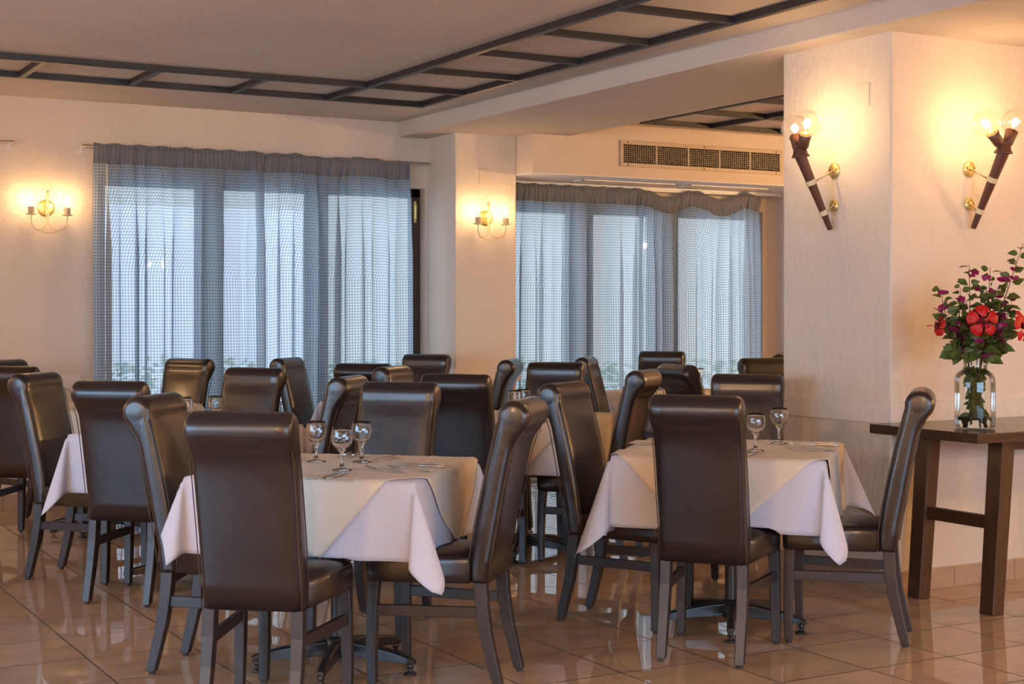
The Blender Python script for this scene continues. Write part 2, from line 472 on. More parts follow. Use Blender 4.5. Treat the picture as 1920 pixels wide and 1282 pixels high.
# wall behind the camera with a window band, wall on the left with another
bm = bmesh.new()
for a, b_, z0, z1 in ((X0, -0.5, 0, HC), (-0.5, 5.5, 0, 0.65), (-0.5, 5.5, 2.35, HC), (5.5, X1, 0, HC)):
    box(bm, a, b_, Y0-0.2, Y0, z0, z1)
struct('wall_south', bm, M_WALL)
bm = bmesh.new()
for a, b_, z0, z1 in ((Y0, 2.0, 0, HC), (2.0, 6.5, 0, 0.45), (2.0, 6.5, 2.35, HC), (6.5, WY, 0, HC)):
    box(bm, X0-0.2, X0, a, b_, z0, z1)
struct('wall_west', bm, M_WALL)
bm = bmesh.new(); box(bm, X1, X1+0.2, Y0, WY, 0, HC); struct('wall_east', bm, M_WALL)
bm = bmesh.new(); box(bm, COLX, COLX2, COLY, COLY2, 0, HB+0.02); struct('wall_pillar', bm, M_PILLAR, bevel=0.012, seg=3)
bm = bmesh.new(); box(bm, PLX0, PLX1, PLY, WY+0.01, 0, HB+0.02); struct('wall_pilaster', bm, M_PILLAR, bevel=0.01, seg=3)
bm = bmesh.new(); box(bm, PLX1, X1, BULY, WY+0.01, BULZ, HC+0.01); struct('wall_bulkhead', bm, M_WALL)
bm = bmesh.new(); box(bm, PLX1+0.001, 8.95, BULY+0.012, WY, BULZ-0.006, BULZ+0.002); struct('trim_7', bm, M_WHITE)
bm = bmesh.new(); box(bm, BX0, BX1, Y0, WY, HB, HC+0.02); struct('ceiling_beam', bm, M_BEAM, bevel=0.01, seg=2)
bm = bmesh.new(); box(bm, 8.95, X1, BULY+0.02, WY, 0, BULZ+0.01); struct('wall_niche', bm, M_WALL)

# chair rail
def rail(name, x0, x1, y0, y1, bev=0.004):
    bm = bmesh.new(); box(bm, x0, x1, y0, y1, 0.835, 0.94)
    return struct(name, bm, M_RAIL, bevel=bev)
T = 0.022
bm = bmesh.new()
box(bm, X0, W1[0]-0.12, WY-T, WY+0.01, 0.835, 0.94)
struct('trim_1', bm, M_RAIL, bevel=0.004)
bm = bmesh.new(); box(bm, PLX0-T, PLX1+T, PLY-T, PLY+0.3, 0.835, 0.94); struct('trim_2', bm, M_RAIL, bevel=0.004)
bm = bmesh.new(); box(bm, COLX-T, COLX2, COLY-T, COLY2+T, 0.835, 0.94); struct('trim_3', bm, M_RAIL, bevel=0.004)
# small plastered-over cover plates
bm = bmesh.new(); box(bm, 5.565, 5.655, PLY-0.004, PLY+0.002, 2.385, 2.50); struct('trim_8', bm, M_WALL, bevel=0.001)
bm = bmesh.new(); box(bm, COLX-0.005, COLX+0.002, 5.66, 5.78, 2.42, 2.535); struct('trim_9', bm, M_PILLAR, bevel=0.001)
# skirting tiles
bm = bmesh.new(); box(bm, COLX-0.010, COLX2, COLY-0.010, COLY2+0.010, 0, 0.107); struct('baseboard_pillar', bm, M_BASE, bevel=0.002)
bm = bmesh.new(); box(bm, X0, W1[0]-0.05, WY-0.010, WY+0.01, 0, 0.107); struct('baseboard_north', bm, M_BASE, bevel=0.002)
bm = bmesh.new(); box(bm, PLX0-0.010, PLX1+0.010, PLY-0.010, PLY+0.3, 0, 0.107); struct('baseboard_pilaster', bm, M_BASE, bevel=0.002)

# dark ceiling lattice
ZB0, ZB1 = 2.852, HC+0.005
def lattice(name, xs, ys, xin, yin, hw=0.026):
    """xs, ys: (outer, inner) lines; bars between them at the given stations"""
    bm = bmesh.new()
    for (a0, a1, b0, b1) in xs + ys:
        box(bm, a0, a1, b0, b1, ZB0, ZB1)
    return struct(name, bm, M_BAR, bevel=0.004)
bw = 0.021
seg = []
XO, XI, YO, YI = 4.75, 4.03, 9.72, 9.04
seg.append((XO-bw, XO+bw, Y0, YO+bw)); seg.append((XI-bw, XI+bw, Y0, YI+bw))
seg2 = [(X0, XO+bw, YO-bw, YO+bw), (X0, XI+bw, YI-bw, YI+bw)]
k = 0
for i in range(18):
    y = YI - 0.735 * i
    if y > Y0: seg.append((XI, XO, y-bw*0.8, y+bw*0.8))
for x in [XI - 0.69 * i for i in range(11)]:
    if x > X0: seg2.append((x-bw, x+bw, YI, YO))
lattice('trim_4', seg, seg2, 0, 0)
seg = [(6.67-bw, 6.67+bw, Y0, 9.71+bw), (7.34-bw, 7.34+bw, Y0, 9.03+bw)]
seg2 = [(6.67-bw, X1, 9.71-bw, 9.71+bw), (6.67-bw, X1, 9.03-bw, 9.03+bw)]
for i in range(18):
    y = 9.03 - 0.71 * i
    if i and y > Y0: seg.append((6.67, 7.34, y-bw, y+bw))
for i in range(5):
    x = 7.34 + 0.70 * i
    seg2.append((x-bw, x+bw, 9.03, 9.71))
lattice('trim_5', seg, seg2, 0, 0)

# ------------------------------------------------------------------ windows
def window(name, x0, x1, ztop, stiles, frame_mat, yb=10.98):
    bm = bmesh.new()
    ft = 0.075
    box(bm, x0, x0+ft, yb-0.04, yb+0.04, 0, ztop); box(bm, x1-ft, x1, yb-0.04, yb+0.04, 0, ztop)
    box(bm, x0, x1, yb-0.04, yb+0.04, ztop-0.07, ztop); box(bm, x0, x1, yb-0.04, yb+0.04, 0, 0.10)
    edges = [x0+ft]
    for a, b_ in stiles:
        box(bm, a, b_, yb-0.035, yb+0.035, 0.05, ztop-0.05)
        edges += [a, b_]
    edges.append(x1-ft)
    o = struct(name, bm, frame_mat, bevel=0.004)
    for i in range(0, len(edges), 2):
        p = bmesh.new(); box(p, edges[i]-0.01, edges[i+1]+0.01, yb-0.004, yb+0.004, 0.08, ztop-0.06)
        q = obj('pane', p, M_PANE, o)
    return o
w1 = window('window_1', W1[0], W1[1], W1[2], [(3.48, 3.69), (4.36, 4.54)], M_FRAME)
bm = bmesh.new(); box(bm, 5.275, 5.29, 10.915, 10.945, 2.10, 2.27); box(bm, 5.277, 5.288, 10.90, 10.92, 2.13, 2.24)
obj('hinge', bm, M_BRASS, w1)
w2 = window('window_2', W2[0], W2[1], W2[2], [(6.75, 7.0), (7.60, 7.90)], M_GREYFR)
def plain_window(name, along_x, a0, a1, z0, z1, pos, n):
    bm = bmesh.new()
    def bx(a, b_, c, d):
        if along_x: box(bm, a, b_, pos-0.03, pos+0.03, c, d)
        else: box(bm, pos-0.03, pos+0.03, a, b_, c, d)
    bx(a0, a1, z0, z0+0.06); bx(a0, a1, z1-0.06, z1)
    st = [(a0 + (a1-a0) * i / n) for i in range(n+1)]
    for i, s in enumerate(st):
        lo = s if i == 0 else s-0.035; hi = s if i == n else s+0.035
        if i == 0: hi = s+0.06
        if i == n: lo = s-0.06
        bx(lo, hi, z0, z1)
    o = struct(name, bm, M_FRAME, bevel=0.004)
    for i in range(n):
        p = bmesh.new()
        if along_x: box(p, st[i]+0.03, st[i+1]-0.03, pos-0.004, pos+0.004, z0+0.05, z1-0.05)
        else: box(p, pos-0.004, pos+0.004, st[i]+0.03, st[i+1]-0.03, z0+0.05, z1-0.05)
        obj('pane', p, M_PANE, o)
    return o
plain_window('window_3', True, -0.5, 5.5, 0.65, 2.35, Y0-0.1, 5)
plain_window('window_4', False, 2.0, 6.5, 0.45, 2.35, X0-0.1, 4)

# ------------------------------------------------------------------ outside: terrace, hedge, pale building
M_TERR = simple('terrace_paving', (0.55, 0.53, 0.50), 0.8)
bm = bmesh.new(); box(bm, -8, 22, WY+0.25, 24, -0.25, -0.05); o = struct('ground_terrace', bm, M_TERR)
bm = bmesh.new(); box(bm, -14, 16, -16, Y0-0.2, -0.25, -0.05); o = struct('ground_south', bm, M_TERR)
M_HEDGE = leafm('hedge_leaf', (0.20, 0.28, 0.13), (0.34, 0.44, 0.22))
def hedge(x0, x1, y, h, label):
    bm = bmesh.new()
    nx = int((x1-x0)/0.12)
    for i in range(int((x1-x0)*h*520)):
        x = random.uniform(x0, x1); z = random.uniform(0.0, h) ; yy = y + random.uniform(-0.35, 0.35) * (1.0 - 0.3*z/h)
        z *= 1.0 + 0.06*sin(x*3.1)
        s = random.uniform(0.035, 0.06)
        d = Vector((random.uniform(-1, 1), random.uniform(-1, 1), random.uniform(-0.5, 1))).normalized()
        u, v = frame_of(d)
        c = Vector((x, yy, z-0.05))
        bm.faces.new([bm.verts.new(c + p) for p in (u*s, v*s*0.5, -u*s, -v*s*0.5)])
    o = obj('hedge', bm, M_HEDGE)
    return tag(o, label, 'hedge', kind='stuff')
hedge(1.0, 5.2, 14.6, 0.95, 'low green garden hedge outside behind the left curtained window')
hedge(5.8, 12.0, 15.2, 0.85, 'low green garden hedge outside behind the right curtained window')
M_BLD = simple('pale_pink_render', (0.72, 0.60, 0.56), 0.8)
bm = bmesh.new(); box(bm, -2, 8.5, 21.5, 23.5, -0.05, 2.9)
o = obj('garden_wall', bm, M_BLD, bevel=0.01); tag(o, 'pale pink rendered building wall far outside the windows', 'wall')

# ------------------------------------------------------------------ curtains
def curtain(x0, x1, yc, ztop, label, seed, skew=0.0, dense=1.0, sag=0.0):
    rnd = random.Random(seed)
    root = empty('curtain', ((x0+x1)/2, yc, 0))
    cxm = (x0+x1)/2
    ns, nv = int((x1-x0)*280), 36
    ph = [rnd.uniform(0, 6.28) for _ in range(8)]
    def wave(t, v):   # t metres along, v height from top 0..1
        amp = 0.010 + 0.030*min(1, 0.2+v*2.5)
        g = 1 + 0.5*sin(t*3.7+ph[1])
        w = sin(phase1(t)) * (0.55*g) + sin(phase2(t) + v*0.5) * 0.65 + sin(t*2*pi/0.43 + ph[4] + v*0.6*sin(t*4+ph[6])) * 0.7
        return amp*w
    def phase1(t): return t*2*pi/0.098*dense + ph[0] + 2.2*sin(t*2.3+ph[1]) + 0.8*sin(t*9+ph[7])
    def phase2(t): return t*2*pi/0.19*dense + ph[2] + 1.6*sin(t*3.9+ph[3])
    def zt(t):
        return ztop - sag*abs(sin(t*5.1+ph[5]))*0.02 - sag*0.012*sin(t*11+ph[7])
    z0 = 0.03
    hb = 0.13
    bm = bmesh.new(); uvl = bm.loops.layers.uv.new('UVMap')
    rows = []
    for j in range(nv+1):
        v = j/nv
        row = []
        arc = 0; prev = None
        for i in range(ns+1):
            s = i/ns
            t = x0 + s*(x1-x0)
            k = min(1, 0.25+v*3)
            xx = t + k*(0.020*(1+0.5*sin(t*3.7+ph[1]))*cos(phase1(t)) + 0.022*cos(phase2(t)+v*0.5)) + 0.012*v*sin(t*6+ph[1])
            top = zt(t) - hb + 0.006
            z = top + (z0-top)*v
            y = yc + wave(t, v)
            p = Vector((xx-cxm, y-yc, z))
            if prev is not None: arc += hypot(p.x-prev.x, p.y-prev.y)
            prev = p
            row.append((bm.verts.new(p), arc, top-z))
        rows.append(row)
    for a, b_ in zip(rows, rows[1:]):
        for i in range(ns):
            q = (a[i], a[i+1], b_[i+1], b_[i])
            f = bm.faces.new([k[0] for k in q]); f.smooth = True
            for lp, k in zip(f.loops, q): lp[uvl].uv = (k[1], k[2])
    obj('sheer_panel', bm, M_CURT, root)
    # gathered heading, tightly ruched on the rod
    bm = bmesh.new(); uvl = bm.loops.layers.uv.new('UVMap')
    ns2 = int((x1-x0)*260); nv2 = 8
    rows = []
    for j in range(nv2+1):
        v = j/nv2; row = []
        for i in range(ns2+1):
            t = x0 + (x1-x0)*i/ns2
            rf = 0.010*sin(t*2*pi/0.030 + 1.5*sin(t*9+ph[2])) * (0.35 + 0.65*abs(v-0.4))
            y = yc + rf + wave(t, 0)*v - 0.016*sin(pi*min(1, v*1.5))
            z = zt(t) + 0.018*(1-v) + 0.005*sin(t*37+ph[4])*(1-v) - hb*v
            row.append((bm.verts.new((t-cxm, y-yc, z)), t*2.2, v*hb))
        rows.append(row)
    for a, b_ in zip(rows, rows[1:]):
        for i in range(ns2):
            q = (a[i], a[i+1], b_[i+1], b_[i])
            f = bm.faces.new([k[0] for k in q]); f.smooth = True
            for lp, k in zip(f.loops, q): lp[uvl].uv = (k[1], k[2])
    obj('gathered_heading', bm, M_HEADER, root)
    tag(root, label, 'curtain', 'blue check sheer curtains')
    return root
YC = 10.74
curtain(2.66, 3.93, YC, 2.565, 'blue check sheer curtain, left panel of the larger left window', 3)
curtain(3.86, 5.15, YC+0.02, 2.565, 'blue check sheer curtain, right panel of the left window beside the pilaster', 11, sag=0.5)
curtain(5.93, 7.38, YC, 2.425, 'blue check sheer curtain, left panel of the window under the air vent', 21)
curtain(7.36, 8.68, YC+0.02, 2.425, 'blue check sheer curtain, right panel with sagging top near the pillar', 31, sag=2.2)

def rod(x0, x1, z, label, ends=(True, True)):
    root = empty('curtain_rod', ((x0+x1)/2, YC, z)); c = (x0+x1)/2
    bm = bmesh.new(); tube(bm, [(x0-c, 0, 0), (x1-c, 0, 0)], 0.009, 12); obj('rod', bm, M_ROD, root, smooth=True, bevel=0.001)
    for s, e in zip((x0, x1), ends):
        if not e: continue
        d = 1 if s == x0 else -1
        bm = bmesh.new()
        box(bm, s-c+d*0.02-0.006, s-c+d*0.02+0.006, -0.006, WY-YC+0.002, -0.012, 0.004)
        box(bm, s-c+d*0.02-0.012, s-c+d*0.02+0.012, WY-YC-0.006, WY-YC+0.002, -0.045, 0.02)
        obj('bracket', bm, M_ROD, root, bevel=0.002)
    return tag(root, label, 'curtain rod')
rod(2.58, 5.30, 2.56, 'thin white curtain rod above the left window')
rod(5.94, 8.86, 2.42, 'thin white curtain rod over the window below the air vent', (False, True))
rod(0.6, 2.12, 2.56, 'white curtain rod end at the left edge of the picture', (False, True))
# white boxed track under the bulkhead
bm = bmesh.new(); box(bm, PLX1, 8.95, 10.79, WY+0.005, 2.425, BULZ+0.005); struct('trim_6', bm, M_WHITE, bevel=0.003)

# ------------------------------------------------------------------ air vents
def vent():
    x0, x1, z0, z1, y = 6.71, 8.38, 2.553, 2.765, BULY
    root = empty('air_vent', ((x0+x1)/2, y, z0)); cx = (x0+x1)/2
    bm = bmesh.new()
    fw = 0.032
    box(bm, x0-cx, x1-cx, -0.014, 0.002, 0, fw); box(bm, x0-cx, x1-cx, -0.014, 0.002, z1-z0-fw, z1-z0)
    box(bm, x0-cx, x0-cx+fw, -0.014, 0.002, fw, z1-z0-fw); box(bm, x1-cx-fw, x1-cx, -0.014, 0.002, fw, z1-z0-fw)
    obj('frame', bm, M_VENTF, root, bevel=0.004)
    bm = bmesh.new(); box(bm, x0-cx+fw-0.002, x1-cx-fw+0.002, 0.0, 0.002, fw-0.002, z1-z0-fw+0.002); obj('dark_duct', bm, M_VENTD, root)
    a, b_ = x0-cx+fw, x1-cx-fw
    bm = bmesh.new()
    nz = 9
    for i in range(1, nz):
        z = fw + (z1-z0-2*fw)*i/nz
        box(bm, a, b_, -0.010, -0.006, z-0.0028, z+0.0028)
    obj('horizontal_louvre', bm, M_VENTG, root)
    bm = bmesh.new()
    n = 75
    for i in range(1, n):
        x = a + (b_-a)*i/n
        box(bm, x-0.0026, x+0.0026, -0.005, -0.001, fw, z1-z0-fw)
    obj('vertical_louvre', bm, M_VENTG, root)
    for i in range(1, 5):
        bm = bmesh.new(); x = a + (b_-a)*i/5; box(bm, x-0.006, x+0.006, -0.014, 0, fw, z1-z0-fw); obj('divider', bm, M_VENTF, root)
    for x in (a+0.04, 0, b_-0.04):
        for z in (fw/2, z1-z0-fw/2):
            bm = bmesh.new(); lathe(bm, [(0, 0.003), (0.006, 0.002), (0.007, 0)], 10, aim((x, -0.0135, z), (0, -1, 0))); obj('screw', bm, M_VENTD, root)
    tag(root, 'long wall air vent with brown five-bay grille above the right window', 'air vent')
vent()
def slot(x0, x1, y0, y1, label):
    root = empty('ceiling_vent', ((x0+x1)/2, (y0+y1)/2, BULZ-0.006)); a, b_ = (x1-x0)/2, (y1-y0)/2
    bm = bmesh.new()
    box(bm, -a, a, -b_, -b_+0.02, -0.008, 0.002); box(bm, -a, a, b_-0.02, b_, -0.008, 0.002)
    box(bm, -a, -a+0.02, -b_, b_, -0.008, 0.002); box(bm, a-0.02, a, -b_, b_, -0.008, 0.002)
    obj('frame', bm, M_WHITE, root, bevel=0.002)
    bm = bmesh.new(); box(bm, -a+0.01, a-0.01, -b_+0.01, b_-0.01, -0.003, 0.002); obj('dark_duct', bm, M_VENTG, root)
    bm = bmesh.new()
    for i in range(1, 6):
        y = -b_ + 2*b_*i/6; box(bm, -a+0.02, a-0.02, y-0.006, y+0.006, -0.007, -0.002)
    obj('louvre', bm, M_VENTF, root)
    return tag(root, label, 'ceiling vent', 'vents under the bulkhead')
slot(6.55, 7.5, 10.40, 10.58, 'flat white ceiling grille under the bulkhead, left of the two')
slot(7.62, 8.5, 10.40, 10.58, 'flat white ceiling grille under the bulkhead, right of the two')

# ------------------------------------------------------------------ lamps
FILM = {}
def filament(parent, c, r, h, d, power):
    if power not in FILM: FILM[power] = fil(power, r, h)
    bm = bmesh.new(); lathe(bm, [(0, -h/2), (r*0.7, -h/2*0.7), (r, 0), (r*0.7, h/2*0.7), (0, h/2)], 12, aim(c, d))
    return obj('filament', bm, FILM[power], parent, smooth=True)

def torch(loc, rotz, label, spread, tw, lean=0.0):
    """local: wall plane y=0, room towards -y"""
    root = empty('torch_wall_lamp', loc, rotz)
    d = Vector((0, -1, 0))
    def pt(off, h, x=0): return Vector((x, -off, h))
    b0, b1 = pt(0.030, -0.303), pt(0.228, 0.065)      # heights relative to the upper plate
    ax = (b1-b0).normalized(); ln = (b1-b0).length
    bm = bmesh.new()
    lathe(bm, [(0, 0), (0.0125, 0), (0.0140, 0.004), (0.0295, ln), (0.025, ln+0.004), (0, ln+0.004)], 28, aim(b0, ax))
    obj('tapered_shaft', bm, M_BROWNW, root, smooth=True, bevel=0.001)
    bm = bmesh.new()
    lathe(bm, [(0, 0.055), (0.022, 0.052), (0.033, 0.036), (0.038, 0.014), (0.046, 0.002), (0.046, -0.004), (0.040, -0.002), (0.0, 0.0)], 28, aim(b1-ax*0.004, (0, -0.12, 1)))
    obj('bell_collar', bm, M_BROWNW, root, smooth=True)
    for s in (-1, 1):
        sd = Vector((s*spread + lean, 0.02 - s*tw, 1)).normalized()
        p = b1 + Vector((s*0.020, 0, 0.030))
        bm = bmesh.new()
        lathe(bm, [(0, 0), (0.016, 0.0), (0.026, 0.018), (0.028, 0.05), (0.033, 0.085), (0.030, 0.085), (0.024, 0.05), (0, 0.045)], 24, aim(p, sd))
        so = obj('bulb_socket', bm, M_BROWNW, root, smooth=True)
        bm = bmesh.new(); lathe(bm, [(0, 0.05), (0.013, 0.05), (0.015, 0.085), (0.012, 0.095), (0, 0.095)], 18, aim(p, sd)); obj('bulb_cap', bm, M_BRASS, so, smooth=True)
        R = 0.071
        c = p + sd*(0.078+R*0.93)
        prof = [(0.015, -R*0.97)] + [(R*sin(a), -R*cos(a)) for a in [0.22+ (pi-0.22)*i/17 for i in range(17)]] + [(0, R)]
        bm = bmesh.new(); lathe(bm, prof, 36, aim(c, sd)); obj('bulb_globe', bm, M_GLOBE, so, smooth=True)
        bm = bmesh.new(); tube(bm, [c - sd*0.075, c - sd*0.025], [0.006, 0.003], 8); obj('bulb_stem', bm, M_GLOBE, so, smooth=True)
        filament(so, c-sd*0.005, 0.018, 0.045, sd, P_BULB_TORCH)
    for off, h, rr in ((0.143, -0.065, 0.033), (0.077, -0.218, 0.026)):
        hp = 0.0 if h > -0.1 else -0.18
        c = b0 + ax*((h+0.303)/ax.z)
        tr = 0.0140 + (0.0295-0.0140)*(c-b0).length/ln
        bm = bmesh.new(); lathe(bm, [(tr-0.002, -0.013), (tr+0.004, -0.013), (tr+0.004, 0.013), (tr-0.002, 0.013)], 28, aim(c, ax)); obj('brass_ring', bm, M_CREAMMETAL, root, smooth=True, bevel=0.002)
        bm = bmesh.new(); tube(bm, [(0, -0.006, hp), (0, c.y+tr, c.z+0.004)], 0.0065, 12); obj('support_arm', bm, M_CREAMMETAL, root, smooth=True)
        pr = 0.040 if hp == 0 else 0.031
        bm = bmesh.new(); lathe(bm, [(0, 0.012), (pr*0.9, 0.011), (pr, 0.006), (pr, -0.002)], 30, aim((0, 0, hp), (0, -1, 0)))
        pl = obj('wall_plate', bm, M_BRASS, root, smooth=True)
        for s in (-1, 1):
            bm = bmesh.new(); lathe(bm, [(0, 0.003), (0.0035, 0.002), (0.004, 0)], 8, aim((s*pr*0.62, -0.011, hp+0.004), (0, -1, 0))); obj('screw', bm, M_VENTD, pl)
    return tag(root, label, 'wall lamp', 'torch wall lamps on the pillar')
torch((COLX, 5.918, 2.115), -pi/2, 'brown wooden torch wall lamp with two globe bulbs on the pillar side facing the tables', 0.52, 0.25)
torch((5.79, COLY, 2.115), 0, 'brown wooden torch wall lamp with two globe bulbs above the flower vase', 0.72, 0.0, -0.20)

def candle_sconce(loc, rotz, label, power, group='candle wall lamps'):
    root = empty('candle_wall_lamp', loc, rotz)   # origin: plate centre on the wall
    bm = bmesh.new(); lathe(bm, [(0, 0.016), (0.045, 0.013), (0.060, 0.005), (0.060, -0.002)], 32, aim((0, 0, 0), (0, -1, 0)))
    obj('wall_plate', bm, M_BRASS, root, smooth=True)
    bm = bmesh.new(); tube(bm, [(0, -0.01, 0), (0, -0.05, 0)], 0.006, 10); obj('stand_off', bm, M_BRASS, root, smooth=True)
    bm = bmesh.new()
    tube(bm, [(0.028*cos(a), -0.055, 0.148+0.028*sin(a)) for a in [2*pi*i/24 for i in range(25)]], 0.0032, 8, caps=False)
    obj('hanging_ring', bm, M_CREAMMETAL, root, smooth=True)
    for s in (-1, 1):
        bm = bmesh.new()
        pts = [(s*0.005, -0.055, 0.12), (s*0.005, -0.056, 0.02), (s*0.007, -0.06, -0.07)]
        for i in range(1, 13):
            a = pi*i/12
            pts.append((s*(0.007 + 0.058*(1-cos(a))), -0.062-0.05*(1-cos(a))/2, -0.09-0.068*sin(a)+0.0*i))
        pts.append((s*0.123, -0.112, -0.055))
        tube(bm, pts, 0.0045, 8); obj('arm', bm, M_CREAMMETAL, root, smooth=True)
        bm = bmesh.new(); lathe(bm, [(0, 0), (0.030, 0.002), (0.038, 0.008), (0.037, 0.010), (0.028, 0.006), (0, 0.005)], 26, aim((s*0.123, -0.112, -0.058), (0, 0, 1)))
        obj('drip_pan', bm, M_CREAMMETAL, root, smooth=True)
        bm = bmesh.new(); lathe(bm, [(0, 0), (0.0225, 0), (0.0225, 0.052), (0.019, 0.054), (0, 0.052)], 24, aim((s*0.123, -0.112, -0.052), (0, 0, 1)))
        cs = obj('candle_sleeve', bm, M_SOCKET, root, smooth=True, bevel=0.001)
        prof = [(0.010, 0), (0.012, 0.01), (0.026, 0.045), (0.030, 0.062), (0.027, 0.080), (0.016, 0.095), (0, 0.100)]
        bm = bmesh.new(); lathe(bm, prof, 26, aim((s*0.123, -0.112, 0.002), (0, 0, 1))); obj('bulb', bm, M_GLOBE, cs, smooth=True)
        filament(cs, (s*0.123, -0.112, 0.055), 0.017, 0.066, (0, 0, 1), power)
    bm = bmesh.new()
    pts = [(0.07*sin(a), -0.10, -0.175+0.0*a + 0.02*(1-cos(a))*1.2) for a in [-1.25+2.5*i/30 for i in range(31)]]
    for i in range(len(pts)-1):
        pass
    tube(bm, pts, [0.0042 if i % 2 else 0.0030 for i in range(31)], 8); obj('twisted_brace', bm, M_CREAMMETAL, root, smooth=True)
    return tag(root, label, 'wall lamp', group)
LX = WY*(sin(YAW)+cos(YAW)*(-0.3105))/(cos(YAW)-sin(YAW)*(-0.3105))
candle_sconce((LX, WY, 2.115), 0, 'two-candle brass wall lamp at far left of the wide window', P_BULB_CANDLE)
candle_sconce((5.62, PLY, 2.115), 0, 'two-candle brass wall lamp on the pilaster between the curtained windows', P_BULB_CANDLE)
# unseen lamps added out of view, far brighter, as warm fill for the room
for i, (x, y, r) in enumerate(((-1.6, WY, 0), (X0, 8.4, pi/2), (X0, 0.6, pi/2), (7.2, Y0, pi), (-2.0, Y0, pi), (X1, 7.0, -pi/2), (X1, 2.2, -pi/2), (6.6, 1.2, 0))):
    if i == 7: continue
    candle_sconce((x, y, 2.115), r, ['two-candle brass wall lamp on the window wall beyond the left picture edge',
        'two-candle brass wall lamp on the left side wall near the window wall', 'two-candle brass wall lamp on the left side wall nearest the camera',
        'two-candle brass wall lamp on the wall behind the camera, right end', 'two-candle brass wall lamp on the wall behind the camera, left end',
        'two-candle brass wall lamp on the right side wall behind the pillar', 'two-candle brass wall lamp on the right side wall nearest the camera'][i], 22.0 if i < 2 else P_BULB_FILL)

